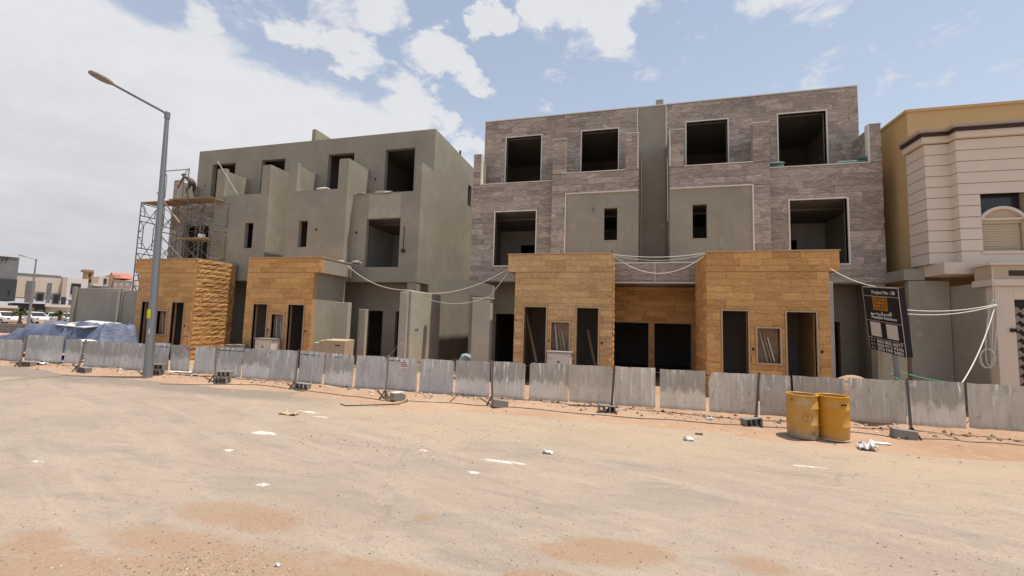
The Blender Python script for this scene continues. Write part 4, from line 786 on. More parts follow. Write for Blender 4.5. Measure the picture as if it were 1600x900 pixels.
for side in (-1, 1):
    hb = J['fil' if side < 0 else 'fir']; q = Vector(hb)+BASE[wk]
    for k in range(4): part('finger', 'skin', wk, lambda m: m.tube([q+Vector((0, (k-1.5)*.018, 0)), q+Vector((-.03, (k-1.5)*.02, -.035)), q+Vector((-.03, (k-1.5)*.02, -.07+.006*abs(k-1.5)))], [.009, .0085, .007], 6))
    part('thumb', 'skin', wk, lambda m: m.tube([q+Vector((.01, -side*.025, .02)), q+Vector((-.01, -side*.05, -.01)), q+Vector((-.03, -side*.05, -.035))], [.01, .009, .008], 6))
part('headscarf', 'cloth_khaki', wk, lambda m: m.lathe(Vector((-.5, 0, 1.37))+BASE[wk], [(.1, -.02), (.115, .02), (.1, .07), (.06, .1), (0, .11)], 14), smooth=True)

# ------------------------------------------------------------------ building materials lying about
def lump(name, label, cat, c, sx, sy, sz, mat_, group=None, n=18, rg=1.):
    root = thing(name, label, cat, tuple(c), group); c = Vector(c); sd = random.uniform(0, 99)
    vs_, fs = [], []; k = 7
    for i in range(k+1):
        ph = math.pi/2*(i/k)**.8
        for j in range(n):
            a = 2*math.pi*j/n; d = 1+.35*rg*fbm(math.cos(a)*1.4+sd, math.sin(a)*1.4, ph+sd)
            vs_.append(c+Vector((math.cos(a)*math.cos(ph)*sx*d, math.sin(a)*math.cos(ph)*sy*d, math.sin(ph)*sz*(1+.3*rg*fbm(math.cos(a)+sd, math.sin(a), 3*ph)*math.cos(ph))*(1 if rg > .5 else math.sin(ph)**.6))))
    for i in range(k):
        for j in range(n): q = (j+1) % n; fs.append((i*n+j, i*n+q, (i+1)*n+q, (i+1)*n+j))
    m = MB().add(vs_, fs); m.build('body', mat_, root, smooth=True); return root
def sack(c, l, w_, h, rz, label, mat_, group='sacks on the balcony ledges'):
    root = thing('sack', label, 'sack', tuple(c), group); m = MB(); n, k = 14, 10
    rm = Matrix.Rotation(rz, 3, 'Z')
    for i in range(k+1):
        t_ = i/k*2-1; pr = (1-abs(t_)**3.2)**.5 if abs(t_) < 1 else 0; pr = max(pr, .25)
        for j in range(n):
            a = 2*math.pi*j/n; m.v.append(Vector(c)+rm @ Vector((t_*l/2, math.cos(a)*w_/2*(.6+.4*pr), h/2+math.sin(a)*h/2*pr+.012*fbm(t_*3, a, c[0]))))
    for i in range(k):
        for j in range(n): q = (j+1) % n; m.f.append([i*n+j, i*n+q, (i+1)*n+q, (i+1)*n+j])
    m.f += [list(range(n))[::-1], [k*n+j for j in range(n)]]
    m.build('body', mat_, root, smooth=True); return root
for i, (px, py, lab) in enumerate(((1213, 258, 'green cement sack lying at the foot of the left ledge pile'), (1214, 252, 'green cement sack on top of the left ledge pile'), (1318, 253, 'green cement sack leftmost of the right ledge row'), (1336, 251, 'green cement sack in the middle of the right ledge row'), (1353, 249, 'green cement sack near the end pier, at the base'), (1354, 244, 'green cement sack on top of the one at the end pier'))):
    p = aty(px, py, 17.56); z = 8.315+(.12 if i in (1, 5) else 0); sack((p.x, 17.6, z), .5, .3, .13, R(random.uniform(-6, 6)), lab, 'sack_green')
p = aty(505, 294, 17.3); sack((p.x, 17.32, 8.43), .7, .3, .14, 0, 'pale dusty sack on the middle balcony ledge of the plaster house', 'sack_white')
for px, lab in ((566, 'grey rubble heap at the left end of the right balcony ledge'), (600, 'pale plaster rubble on the right balcony ledge')):
    p = aty(px, 302, 17.75); lump('rubble', lab, 'rubble', (p.x, 17.72, 8.24), .22 if px < 590 else .5, .1, .13, 'block' if px < 590 else 'plaster_pale', rg=2.2)
for px, py, lab in ((530, 410, 'pale rubble lump on the canopy next to the divider wall'), (556, 414, 'grey cement bag on the canopy edge below the open room')):
    p = aty(px, py, 16.9); lump('rubble', lab, 'rubble', (p.x, 17.0, 4.72), .24, .2, .16, 'plaster_pale' if px < 540 else 'block', rg=2.)
bq = Vector((LA-4.3, 17.9, 8.2)); b_ = thing('bucket', 'green plastic bucket on the plaster house balcony wall', 'bucket', tuple(bq)); part('body', 'bucket_green', b_, lambda m: m.lathe(bq, [(0, 0), (.14, 0), (.18, .34), (.19, .34), (.16, .03), (0, .03)], 18), smooth=True); part('handle', 'dark_metal', b_, lambda m: m.tube([bq+Vector((.18*math.cos(a), 0, .34+.12*math.sin(a))) for a in [i*math.pi/8 for i in range(9)]], .008, 5))
pl = thing('plank', 'long pale plank leaning across the top-left window opening', 'plank', tuple(aty(372, 304, 17.7))); qa, qb = aty(340, 252, 17.1), aty(371, 303, 17.3); part('board', 'sign_frame', pl, lambda m: m.bar(qa, qb, .05, .03))
pl = thing('plank', 'short plank leaning on the middle balcony divider of the plaster house', 'plank', tuple(aty(467, 298, 17.4))); qa, qb = aty(464, 278, 17.5), aty(468, 298, 17.4); part('board', 'wood', pl, lambda m: m.bar(qa, qb, .07, .03))
# electric cabinets
def cabinet(px0, px1, pyt, Y, label):
    a, b2 = aty(px0, pyt, Y), aty(px1, pyt, Y); root = thing('electric_cabinet', label, 'cabinet', ((a.x+b2.x)/2, Y, 0), 'electric cabinets at the plot line')
    part('body', 'cabinet', root, lambda m: m.box(a.x, b2.x, Y, Y+.45, .05, a.z), bevel=.01); part('lid', 'cabinet_top', root, lambda m: m.box(a.x-.04, b2.x+.04, Y-.04, Y+.49, a.z+.002, a.z+.05), bevel=.008)
    mx = (a.x+b2.x)/2; part('door', 'cabinet', root, lambda m: m.box(a.x+.05, b2.x-.05, Y-.014, Y-.002, .1, a.z-.06)); part('lock', 'black', root, lambda m: m.box(mx-.03, mx+.03, Y-.03, Y-.015, a.z-.32, a.z-.26)); part('label_plate', 'sign_frame', root, lambda m: m.box(mx-.35, mx-.18, Y-.02, Y-.0145, a.z-.22, a.z-.14))
cabinet(399, 424, 530, 14.3, 'beige electric cabinet with brown lid before the second gatehouse'); cabinet(855, 891, 551, 14.2, 'beige electric cabinet with brown lid before the pale stone gatehouse')
# cartons of tiles
for i, (px, w_, h, lean, lab) in enumerate(((484, .28, .62, .25, 'leftmost narrow brown tile carton leaning beside the second gatehouse'), (494, .26, .66, .2, 'second narrow brown tile carton leaning beside the gatehouse'), (503, .26, .68, .18, 'third narrow tile carton, against the wide one'), (519, .95, .68, .05, 'wide brown tile carton at the right of the leaning cartons'))):
    p = aty(px, 545, 13.9); root = thing('tile_carton', lab, 'carton', (p.x, 13.9, 0), 'cartons of tiles')
    zt = aty(px, 532 if i else 535, 13.9).z; part('box', 'cardboard', root, lambda m: m.add([(p.x-w_/2, 13.9, 0), (p.x+w_/2, 13.9, 0), (p.x+w_/2, 14.5, 0), (p.x-w_/2, 14.5, 0), (p.x-w_/2+lean, 13.95, zt), (p.x+w_/2+lean, 13.95, zt), (p.x+w_/2+lean, 14.5, zt+.04), (p.x-w_/2+lean, 14.5, zt+.04)], [(0, 3, 2, 1), (4, 5, 6, 7), (0, 1, 5, 4), (1, 2, 6, 5), (2, 3, 7, 6), (3, 0, 4, 7)]), bevel=.008)
    if i == 3: part('print_mark', 'black', root, lambda m: m.box(p.x+.1, p.x+.3, 13.93, 13.945, zt-.2, zt-.16))
    part('tape', 'cabinet', root, lambda m: m.bar((p.x-w_/2+lean+.005, 14.22, zt+.022), (p.x+w_/2+lean-.005, 14.22, zt+.022), .06, .004))
p = aty(363, 535, 14.4); rb = thing('block_pallet', 'small stack of pale blocks between the first two gatehouses', 'blocks', (p.x, 14.4, 0))
for k in range(4): part('block', 'block', rb, lambda m: m.box(p.x-.4+.42*(k % 2), p.x+.42*(k % 2), 14.4, 14.8, .06+.42*(k//2), .46+.42*(k//2)+.02*k), bevel=.01)
lump('sand_heap', 'heap of brown sand behind the fence beside the black sign', 'sand', (aty(1333, 590, 14.6).x, 14.6, 0), .9, .7, .98, 'sand', rg=.3)
lump('plastic_bundle', 'pale blue plastic bundle in the shade between the houses', 'bundle', (aty(728, 555, 15.4).x, 15.4, .55), .3, .25, .42, 'teal_scrap')
# planks leaning inside doorways
for px, py, Y, lab in ((830, 520, 15.35, 'thin plank leaning inside the left doorway of the pale stone gatehouse'), (926, 545, 15.35, 'thin plank leaning inside the right doorway of the pale stone gatehouse')):
    a, b2 = aty(px-8, py-30, Y+.6), aty(px+8, py+45, Y); r_ = thing('plank', lab, 'plank', tuple(b2)); part('board', 'wood', r_, lambda m: m.bar(a, b2, .09, .025))
a, b2 = aty(637, 520, 14.6), aty(608, 557, 13.2); r_ = thing('prop_bar', 'thin bar leaning from the fence to the party wall end', 'bar', tuple(b2)); part('bar', 'rope_dark', r_, lambda m: m.tube([a, b2], .007, 6))

# ------------------------------------------------------------------ blue tarpaulin over a heap
def tarp_obj():
    Y0 = 12.4; root = thing('tarpaulin', 'crumpled blue tarpaulin covering a long heap behind the left fence', 'tarpaulin', (-20.5, 13, 0))
    xa, xb = aty(2, 530, 12.9).x, aty(189, 530, 12.9).x; nx, ny = 70, 22; m = MB()
    prof = [(0, .6), (.06, .85), (.15, 1.08), (.25, 1.26), (.4, 1.36), (.55, 1.38), (.68, 1.4), (.8, 1.42), (.88, 1.45), (.93, 1.36), (1, .3)]
    def pf(u):
        for (a, b2), (c, d) in zip(prof, prof[1:]):
            if a <= u <= c: return b2+(d-b2)*(u-a)/(c-a)
        return .3
    for j in range(ny+1):
        q = j/ny
        for i in range(nx+1):
            u = i/nx; x = xa+(xb-xa)*u; e = min(1, (1-abs(q*2-1))*2.2); e = e**.6
            z = pf(u)*1.12*(.25+.75*e)*(1+.16*fbm(x*1.1, q*4, 2))+.16*abs(fbm(x*2.1+q*3, q*4, 6))+.1*(1-abs(fbm(x*1.4-q*4, q*2+x*.5, 16)))-.12
            m.v.append(Vector((x+.12*fbm(x, q*3, 9), Y0+q*1.7+.2*fbm(x*1.3, q*3, 4)-.3*(1-e)*abs(fbm(x*2.6, 1+q, 1)), max(.02, z))))
    for j in range(ny):
        for i in range(nx): k = j*(nx+1)+i; m.f.append([k, k+1, k+nx+2, k+nx+1])
    m.build('sheet', 'tarp', root, smooth=True)
    q = aty(138, 506.5, 13.1); bd_ = thing('board', 'pale sheet of board lying on the blue tarpaulin', 'board', tuple(q)); part('sheet', 'sack_white', bd_, lambda m: m.obox(q, (1.1, -.12, -.03), (.25, .5, .1), (.0, -.004, .02)))
    p = aty(136, 527, 12.3); pile = thing('sack_pile', 'pile of cement sacks poking out from under the blue tarpaulin', 'sacks', (p.x, 12.2, 0))
    for k in range(8):
        z = .02+k*.125; m = MB(); n = 12
        for i in range(9):
            t_ = i/4-1; pr = max(.3, (1-abs(t_)**3)**.5 if abs(t_) < 1 else 0)
            for j in range(n): an = 2*math.pi*j/n; m.v.append(Vector((p.x+t_*.42+.04*(k % 2), 12.2+math.cos(an)*.26*(.7+.3*pr), z+.065+math.sin(an)*.065*pr)))
        for i in range(8):
            for j in range(n): m.f.append([i*n+j, i*n+(j+1) % n, (i+1)*n+(j+1) % n, (i+1)*n+j])
        m.f += [list(range(n))[::-1], [8*n+j for j in range(n)]]; m.build('sack', 'sack_white', pile, smooth=True)
tarp_obj()

# ------------------------------------------------------------------ cables
def cable(label, pts, r=.013, mat_='cable', name='cable', cat='cable'):
    o = MB().tube([Vector(q)-Vector(pts[0]) for q in pts], r, 7); ob = o.build(name, mat_, None, smooth=True); ob.location = Vector(pts[0]); return tag(ob, label, cat)
top = Vector((-8.3, 15.0, 3.36))
cable('white cable sagging from the second gatehouse canopy to the party wall end', sag(aty(539, 411, 16.9), top, .32))
cable('white cable rising from the party wall end to the pale gatehouse corner', sag(top, aty(797, 418, 14.95), .45))
cable('lower white cable drooping from the party wall end over the pillar', sag(top+Vector((.15, 0, 0)), aty(766, 463, 15.)+Vector((0, -.08, 0)), .4)+sag(aty(766, 462, 14.9), aty(792, 428, 14.9), .02, 8)[1:])
ga, gb = Vector((-.42, 14.97, 4.68)), Vector((2.58, 14.97, 4.68))
cable('upper white cable strung between the two right-hand gatehouses', sag(ga, gb, .12)); cable('second white cable strung almost straight between those two gatehouses', sag(ga-Vector((0, 0, .02)), gb-Vector((.0, 0, .04)), .2, 16)); cable('deeply sagging white cable between the two right-hand gatehouses', sag(ga, gb-Vector((.05, -.05, .1)), .62))
st = SM @ Vector((-.2, .06, SH)); cable('white cable from the right gatehouse corner to the top of the black sign', sag((6.1, 14.93, 4.15), st, .08))
pe = aty(1562, 474, 14.7); cable('white cable from the black sign to the villa gate post', sag(SM @ Vector((.4, .1, .3)), pe, .12)); cable('second white cable running under it from the sign to the gate post', sag(SM @ Vector((.4, .1, .2)), pe-Vector((0, .02, .02)), .14))
cable('white cable hanging from the gate post down to the fence', sag(aty(1555, 478, 14.6), aty(1502, 600, 12.2), .18)); cable('white cable loop hanging beside the villa gate post', [aty(1549+8*math.cos(a)-4*math.sin(a), 520+52*math.sin(a), 14.6) for a in [i*math.pi/14 for i in range(-14, 15)]], .013)
cable('coil of cable hung on the concrete wall below the villa', [aty(1541+11*math.cos(a)+i*.06, 560+15*math.sin(a), 14.65-.004*i) for i, a in enumerate([k*math.pi/7 for k in range(0, 50)])], .012); cable('vertical cable clipped to the villa gate cap', [aty(1551, 420, 14.6), aty(1552, 478, 14.62), aty(1550, 545, 14.64)], .015)
cable('green rope tied from the sign post to the fence', sag(aty(1393, 577, 12.8), aty(1503, 600, 11.9), .05), .012, 'green_rope', 'rope', 'rope'); cable('short green rope tied round the sign post foot', sag(aty(1392, 583, 12.7), aty(1415, 598, 12.2), .03), .012, 'green_rope', 'rope', 'rope')
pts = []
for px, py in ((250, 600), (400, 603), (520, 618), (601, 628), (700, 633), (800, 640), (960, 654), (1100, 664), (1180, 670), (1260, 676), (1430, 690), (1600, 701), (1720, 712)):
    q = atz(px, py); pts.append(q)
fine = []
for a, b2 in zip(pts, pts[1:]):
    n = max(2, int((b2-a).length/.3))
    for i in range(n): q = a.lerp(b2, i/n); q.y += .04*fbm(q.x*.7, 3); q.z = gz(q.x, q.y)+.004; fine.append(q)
cable('thin dark line running along the ground before the fence posts', fine, .014, 'rope_dark')  # dark tube that follows a thin line along the ground
a = [atz(px, py) for px, py in ((532, 632), (540, 635), (620, 634), (636, 631), (636, 627))]; cable('bent thin steel rod lying on the road', [Vector((q.x, q.y, gz(q.x, q.y)+.012)) for q in a], .013, 'steel_rust', 'steel_rod', 'rod')
a = [atz(px, py) for px, py in ((716, 616), (714, 624), (708, 628), (703, 631))]; cable('short bent wire sticking out under the fence', [Vector((q.x, q.y, gz(q.x, q.y)+.02+.15*(i == 0))) for i, q in enumerate(a)], .01, 'steel_rust', 'wire', 'wire')

# ------------------------------------------------------------------ litter and spills on the road
def scrap(name, label, cat, px, py, w_, h, mat_, lift=.05, group=None):
    c = atz(px, py); c.z = gz(c.x, c.y); m = MB(); n = 7; sd = random.uniform(0, 99)
    for j in range(n+1):
        for i in range(n+1):
            x, y = (i/n-.5)*w_, (j/n-.5)*h; k = 1-.35*max(abs(i/n-.5), abs(j/n-.5))*abs(fbm(i*.7, j*.7, sd))
            m.v.append(Vector((x*k, y*k, .006+lift*abs(fbm(i*.55+sd, j*.55, sd)))))
    for j in range(n):
        for i in range(n): q = j*(n+1)+i; m.f.append([q, q+1, q+n+2, q+n+1])
    o = m.build(name, mat_, None, smooth=True, loc=None); o.location = c; o.modifiers.new('solid', 'SOLIDIFY').thickness = .004; return tag(o, label, cat, group)
scrap('plastic_bag', 'crumpled white plastic bag right of the yellow drums', 'bag', 1355, 703, .3, .2, 'paper', .22); scrap('plastic_bag', 'flattened white wrapper trailing behind the crumpled bag by the drums', 'wrapper', 1374, 697, .35, .15, 'paper', .03)
scrap('paper', 'crumpled white paper on the road left of the drums, before the fence', 'paper', 1076, 687, .2, .12, 'paper', .12); scrap('paper', 'small white and blue scrap in the middle of the road', 'paper', 856, 709, .18, .08, 'paper', .08); scrap('paper', 'small white scrap close to the fence foot, right of the ninth post', 'paper', 1109, 660, .13, .08, 'paper', .1)
scrap('cardboard', 'curled dark-edged piece of cardboard on the road', 'cardboard', 452, 648, .45, .18, 'cardboard', .12); scrap('cup', 'white carton lying at the fence foot left of the fifth post', 'carton', 440, 598, .3, .15, 'paper', .18); scrap('scrap', 'grey-blue scrap of plastic at the fence foot right of the fifth post', 'plastic', 526, 604, .45, .14, 'teal_scrap', .06)
scrap('blue_sheet', 'torn blue plastic scrap under the raised fence sheet', 'plastic', 86, 571, 1.2, .3, 'blue_plastic', .16); scrap('white_sheet', 'white plastic scrap left of the torn blue plastic', 'plastic', 62, 572, .8, .25, 'paper', .12); scrap('white_sheet', 'dirty white plastic strip under the fence right of the lamp', 'plastic', 285, 586, 1.2, .3, 'sack_white', .1); scrap('dark_mat', 'black strip of felt under the fence right of the lamp', 'felt', 310, 591, 1.1, .12, 'black', .05)
scrap('wood_scrap', 'dark splintered board lying left of the lamp foot', 'board', 205, 580, 1.6, .2, 'steel_rust', .12); scrap('red_rag', 'orange-red rag lying at the fence foot below the porch', 'rag', 998, 642, .35, .1, 'red_paint', .06); scrap('paper', 'tiny white scrap in the red sand of the foreground', 'paper', 434, 882, .05, .035, 'paper', .03); scrap('scrap', 'dark twig on the road in front of the right fence', 'twig', 1092, 679, .16, .03, 'steel_rust', .05)
def spill(px, py, rx, ry, label):
    c = atz(px, py); m = MB(); n = 40; sd = random.uniform(0, 99); z0 = gz(c.x, c.y); ring = []
    for k, (f, dz_) in enumerate(((1, -.006), (.72, .006), (.35, .012))):
        for j in range(n):
            a = 2*math.pi*j/n; d = f*(1+(.9*fbm(math.cos(a)*1.6+sd, math.sin(a)*1.6, sd)+.25*fbm(math.cos(a)*5, math.sin(a)*5, sd))); x, y = c.x+math.cos(a)*rx*d, c.y+math.sin(a)*ry*d; m.v.append(Vector((x, y, gz(x, y)+dz_)))
    for k in range(2):
        for j in range(n): q = (j+1) % n; m.f.append([k*n+j, k*n+q, (k+1)*n+q, (k+1)*n+j])
    m.f.append([2*n+j for j in range(n)]); o = m.build('plaster_spill', 'plaster_spill', None, smooth=True, loc=c); tag(o, label, 'spill', 'dried plaster splashes on the road')
for px, py, rx, ry, lab in ((415, 677, .26, .09, 'large white dried plaster splash left of centre on the road'), (359, 703, .08, .04, 'small white plaster splash left of the largest one'), (411, 757, .1, .055, 'white plaster dab nearer the viewer on the left'), (483, 644, .3, .07, 'pale plaster splash to the right of the cardboard'), (502, 652, .16, .05, 'faint plaster splash just below the one by the cardboard'), (662, 704, .08, .05, 'small white plaster splash right of centre-left'), (785, 722, .32, .06, 'thin white streak of plaster near the road middle'), (740, 739, .1, .04, 'small pale plaster dab below the white streak'), (1262, 728, .2, .035, 'pale plaster dab on the road before the drums'), (57, 723, .09, .03, 'faint plaster dab at the far left of the road')): spill(px, py, rx, ry, lab)
# pebbles and rubble bits
def pebbles(name, label, spots, mat_='pebble'):
    m = MB()
    for x, y, s_ in spots:
        z = gz(x, y); rm = Matrix.Rotation(random.uniform(0, 6), 3, 'Z') @ Matrix.Rotation(random.uniform(-.5, .5), 3, 'X'); n0 = len(m.v)
        pts_ = [(1, 0, 0), (.2, .9, .05), (-.8, .4, 0), (-.6, -.7, 0), (.4, -.8, .05), (.1, .05, .75), (0, 0, -.4)]
        for q in pts_: m.v.append(Vector((x, y, z+s_*.2))+rm @ (Vector(q)*s_*random.uniform(.7, 1.2)))
        for i in range(5): a, b2 = n0+i, n0+(i+1) % 5; m.f += [[a, b2, n0+5], [b2, a, n0+6]]
    o = m.build(name, mat_); return tag(o, label, 'gravel', kind='stuff')
sp = []
for _ in range(2600):
    px, py = random.uniform(0, 1600), 640+260*random.random()**.6; q = atz(px, py)
    if fbm(q.x*.5, q.y*.7, 11) > -.1 or random.random() < .25: sp.append((q.x, q.y, .004+.009*random.random()**3))
for _ in range(700): px, py = random.gauss(320, 70), random.gauss(885, 22); q = atz(px, py); sp.append((q.x, q.y, .003+.008*random.random()**2))
for _ in range(160): px, py = random.gauss(430, 60), random.gauss(835, 22); q = atz(px, py); sp.append((q.x, q.y, .004+.006*random.random()**2))
for _ in range(500): px, py = random.gauss(620, 110), random.gauss(690, 22); q = atz(px, py); sp.append((q.x, q.y, .006+.012*random.random()**2))
pebbles('gravel', 'loose small stones scattered over the dusty road', sp)
sp = []
for _ in range(1500):
    x = random.uniform(-24, 10); y = random.gauss(11.35, .28); sp.append((x, y, .012+.05*random.random()**3))
for _ in range(500): x = random.uniform(-24, 10); y = random.uniform(9.3, 11.6); sp.append((x, y, .006+.02*random.random()**2))
pebbles('rubble', 'broken bits of block and plaster along the foot of the fence', sp)

# ------------------------------------------------------------------ neighbourhood far to the left
def far_pt(px, dist): d = ray(px, 484); d.z = 0; d.normalize(); return Vector((d.x*dist, d.y*dist, 0))
FR = R(68); fx = Vector((math.cos(FR), math.sin(FR), 0)); fnv = Vector((math.sin(FR), -math.cos(FR), 0))
class Far:
    def __init__(s, name, label, px, dist, cat='house'): s.o = far_pt(px, dist); s.root = thing(name, label, cat, tuple(s.o))
    def loc(s, px, py, dep=0.): q = hit(px, py, s.o+fnv*dep, fnv); return (q-s.o).dot(fx), q.z
    def box(s, name, mat_, px0, px1, pyt, pyb, d0, d1, parent=None, z0=None):
        pm = (px0+px1)/2; a = s.loc(px0, (pyt+pyb)/2, d0)[0]; b2 = s.loc(px1, (pyt+pyb)/2, d0)[0]; zt = s.loc(pm, pyt, d0)[1]; zb = s.loc(pm, pyb, d0)[1] if z0 is None else z0
        m = MB(); c = s.o+fx*(a+b2)/2+fnv*(d0+d1)/2; m.obox((c.x, c.y, (zt+zb)/2), fx*(b2-a)/2, fnv*(d0-d1)/2, (0, 0, (zt-zb)/2)); return m.build(name, mat_, parent or s.root)
f = Far('far_house', 'cream two-storey villa with dark window bays far left behind the parked car', 25, 110)
f.box('wall', 'far_cream', 24, 60, 432, 474, 0, -10, z0=4.0); f.box('wall', 'far_cream', 60, 96, 434, 474, 0, -10, z0=4.0); f.box('wall', 'far_pink', 96, 103, 433, 476, .5, -8, z0=4.); f.box('wall', 'far_white', 103, 136, 435, 478, .2, -10, z0=4.0)
f.box('ground_floor', 'far_dark', 18, 70, 474, 505, -.3, -10, z0=0.); f.box('ground_floor', 'far_white', 70, 116, 478, 505, -1., -10, z0=0.); f.box('roof_edge', 'far_grey', 26, 96, 428.5, 433, -.3, -9)
f.box('pilaster', 'far_grey', 40, 54, 439, 473, .1, -.2); f.box('pilaster', 'far_grey', 73, 80, 442, 474, .1, -.2)
for x0, x1, y0, y1 in ((56, 70, 457, 470), (81, 94, 459, 475)):
    wf = f.box('window', 'far_grey', x0, x1, y0-1, y1+1, .25, -.1); f.box('pane', 'glass_dark', x0+2.5, x1-2.5, y0+1.5, y1-1, .32, .2, wf)
f.box('window', 'glass_dark', 111, 126, 443, 460, .3, 0.); f.box('balcony', 'far_white', 71, 117, 476, 480, 1.6, 0); f.box('balcony_rail', 'far_dark', 95, 103, 464, 476, 1.5, 1.4)
f.box('door', 'glass_dark', 73, 81, 489, 504, -.8, -1.); f.box('door', 'far_brown', 49, 53, 480, 500, -.1, -.3); f.box('garage_door', 'far_grey', 56, 68, 484, 500, -.1, -.3)
d = Far('far_house', 'dark grey plain building at the left edge of the view', 0, 95)
d.box('wall', 'far_grey', -60, 29, 398, 434, 0, -12, z0=5.8); d.box('lower_wall', 'far_dark', -60, 25, 434, 476, .2, -12, z0=3.2); d.box('ground_floor', 'far_brown', -60, 30, 480, 505, 1., -6, z0=0.); d.box('parapet', 'far_white', -60, 29, 396, 398.5, .1, -12)
for x in (4.5, 10.5, -2): d.box('window', 'glass_dark', x-1.2, x+1.2, 401.5, 407.5, .1, -.2)
d.box('window', 'black', 13.5, 15.5, 454, 459, .3, .1); d.box('garage_opening', 'black', -20, 25, 489, 503, 1.1, .9); d.box('canopy', 'far_white', -20, 28, 477, 481, 1.6, .9)
tw = Far('far_tower', 'brown square stair tower rising behind the cream villa', 131, 170, 'tower'); tw.box('shaft', 'far_brown', 131, 144, 423, 480, 0, -4, z0=0.); tw.box('parapet', 'far_brown', 130.5, 146.5, 421.5, 424.5, .2, -4.2)
for y0, y1 in ((427, 433), (436, 441)): tw.box('window', 'black', 139, 142, y0, y1, .1, -.2)
rr = Far('far_house', 'far house with a red pitched roof and brown walls', 152, 150)
rr.box('wall', 'far_pink', 176, 212, 438, 480, 0, -9, z0=0.); rr.box('wall', 'far_cream', 152, 171, 432, 480, -.5, -9, z0=0.); rr.box('wall', 'far_brown', 169, 186, 430, 480, -.3, -6, z0=0.)
za = rr.loc(190, 426, -2)[1]; zb = rr.loc(190, 435, 0)[1]; xa, xb = rr.loc(183, 430)[0], rr.loc(209, 430)[0]
def rp(x, dep, z): q = rr.o+fx*x+fnv*dep; return (q.x, q.y, z)
part('roof', 'red_roof', rr.root, lambda m: m.add([rp(xa-.5, .8, zb), rp(xb, .8, zb), rp(xb, -4, za), rp(xa-.5, -4, za), rp(xa-.5, -8.8, zb), rp(xb, -8.8, zb), rp(xa-.5, -4, zb), rp(xb, -4, zb)], [(0, 1, 2, 3), (3, 2, 5, 4), (0, 3, 4), (1, 5, 2), (0, 4, 5, 1)]))
rr.box('window', 'far_dark', 162, 167, 435, 444, -.4, -.7)
for x in (180, 189, 198): rr.box('window', 'far_white', x-2.5, x+3.5, 442, 447, .12, -.2)
lw = Far('low_house', 'low flat-roofed grey house in front of the red-roofed one', 140, 130); lw.box('wall', 'far_grey', 118, 176, 446, 480, 0, -8, z0=0.); lw.box('parapet', 'far_cream', 145, 160, 443, 447, .1, -3)
q = far_pt(47, 80); zt = hit(50.5, 405.5, q, fnv).z; qe = hit(37.5, 402.5, q+Vector((0, 0, 0)), fnv)
lamp('street_lamp', 'distant street lamp in front of the cream villa at far left', tuple(q), (q.x, q.y, zt), (qe.x, qe.y, zt+.3), 1.1)
# far palm
pp = far_pt(94, 88); pm_ = thing('palm_tree', 'small palm tree in front of the far cream villa', 'tree', tuple(pp)); ht = hit(94, 489, pp, fnv).z
part('trunk', 'palm_trunk', pm_, lambda m: m.tube([pp, pp+Vector((.1, 0, ht*.5)), pp+Vector((0, 0, ht))], [.26, .2, .17], 9))
def crown(m):
    for k in range(34):
        a = random.uniform(0, 6.28); el = random.uniform(-.35, 1.2); L = random.uniform(.7, 1.0); dv = Vector((math.cos(a)*math.cos(el), math.sin(a)*math.cos(el), math.sin(el))); s_ = Vector((-math.sin(a), math.cos(a), 0)); c = pp+Vector((0, 0, ht)); prev = None
        for i in range(9):
            t_ = i/8; q = c+dv*L*t_-Vector((0, 0, .45*t_*t_))
            if prev is not None:
                for sg_ in (-1, 1):
                    lf = .16*(1-abs(t_-.45))
                    m.add([prev, q, q+s_*sg_*lf-Vector((0, 0, .12)), prev+s_*sg_*lf*.9-Vector((0, 0, .14))], [(0, 1, 2), (0, 2, 3)])
            prev = q
part('crown', 'palm_leaf', pm_, crown)
pp2 = far_pt(33, 84); pm2 = thing('palm_tree', 'pale young palm beside the distant lamp post', 'tree', tuple(pp2)); pp, ht = pp2, hit(33, 486, pp2, fnv).z
part('trunk', 'palm_trunk', pm2, lambda m: m.tube([pp, pp+Vector((0, 0, ht))], [.18, .13], 8)); part('crown', 'palm_leaf', pm2, crown)
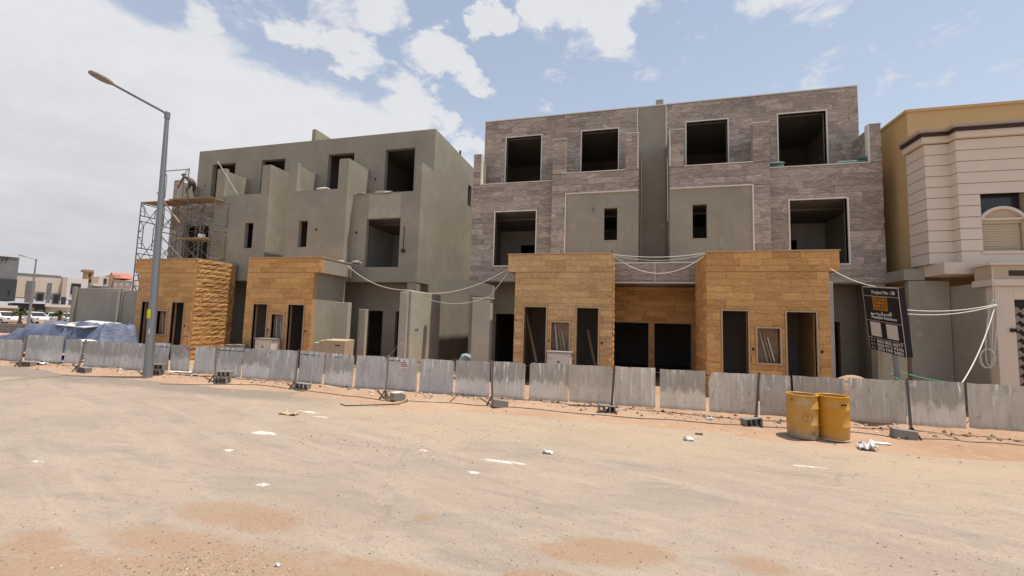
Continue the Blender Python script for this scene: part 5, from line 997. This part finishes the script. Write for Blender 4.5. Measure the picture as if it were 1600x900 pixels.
# far cars
def car(px, dist, rz, label):
    q = far_pt(px, dist); root = thing('car', label, 'car', tuple(q), 'cars parked far left'); rm = Matrix.Rotation(rz, 3, 'Z')
    def T(pts): return [q+rm @ Vector(p_) for p_ in pts]
    def loft(m, secs):
        n = len(secs[0]); vs_ = []; [vs_.extend(T(s_)) for s_ in secs]; m.add(vs_, [[i*n+j, i*n+(j+1) % n, (i+1)*n+(j+1) % n, (i+1)*n+j] for i in range(len(secs)-1) for j in range(n)]+[list(range(n))[::-1], [(len(secs)-1)*n+j for j in range(n)]])
    side = [(-2.3, .35), (2.3, .35), (2.4, .6), (2.35, .9), (1.2, 1.05), (-2.2, 1.1), (-2.4, .9)]
    part('body', 'car_white', root, lambda m: loft(m, [[(x, y, z) for x, z in side] for y in (-.95, .95)]), bevel=.06)
    gh = [(-2.15, 1.1), (1.15, 1.06), (.35, 1.68), (-1.9, 1.72)]; part('cabin', 'car_white', root, lambda m: loft(m, [[(x, y*(1 if z < 1.2 else .82), z) for x, z in gh] for y in (-.88, .88)]), bevel=.05)
    for y in (-1, 1):
        for a, b2 in ((-1.75, -.75), (-.65, .45)): part('side_window', 'glass_dark', root, lambda m: m.add(T([(a, y*.885, 1.15), (b2, y*.885, 1.15), (b2-.1, y*.76, 1.6), (a+.05, y*.76, 1.6)]), [(0, 1, 2, 3)]))
    part('windscreen', 'glass_dark', root, lambda m: m.add(T([(1.12, -.75, 1.13), (1.12, .75, 1.13), (.42, .66, 1.63), (.42, -.66, 1.63)]), [(0, 1, 2, 3)]))
    for x in (-1.45, 1.45):
        for y in (-.86, .86):
            wh = part('wheel', 'tyre', root, lambda m: m.tube(T([(x, y-.11, .36), (x, y+.11, .36)]), .36, 18)); part('rim', 'rim', wh, lambda m: m.tube(T([(x, y-.13, .36), (x, y+.13, .36)]), .21, 12))
    for y in (-.7, .7): part('headlight', 'glass_dark', root, lambda m: m.obox(q+rm @ Vector((2.36, y, .8)), rm @ Vector((.05, 0, 0)), rm @ Vector((0, .16, 0)), (0, 0, .07)))
    return root
car(56, 92, R(-5), 'white estate car parked in front of the far cream villa'); car(103, 90, R(5), 'white car mostly hidden behind the boundary wall end at far left'); car(8, 88, R(0), 'white car roof at the left edge of the view')
BLK = rough_unit('stone', .03, 'block'); q = aty(-5, 505, 24); lwv = thing('rubble_wall', 'low rough stone wall behind the blue tarpaulin at far left', 'wall', (q.x, 24, 0)); xa, xb = aty(-40, 508, 24).x, aty(62, 508, 24).x; zt = aty(20, 506, 24).z
k = 0; x = xa
while x < xb:
    l = random.uniform(.5, .9); z = 0; j = 0
    while z < zt:
        h = .3; place_stone(BLK, lwv, (x+l/2, 24, z+h/2), l-.02, h-.02, name='stone'); z += h
    x += l
part('core', 'mortar_grey', lwv, lambda m: m.box(xa, x, 24.02, 24.5, 0, zt-.05))
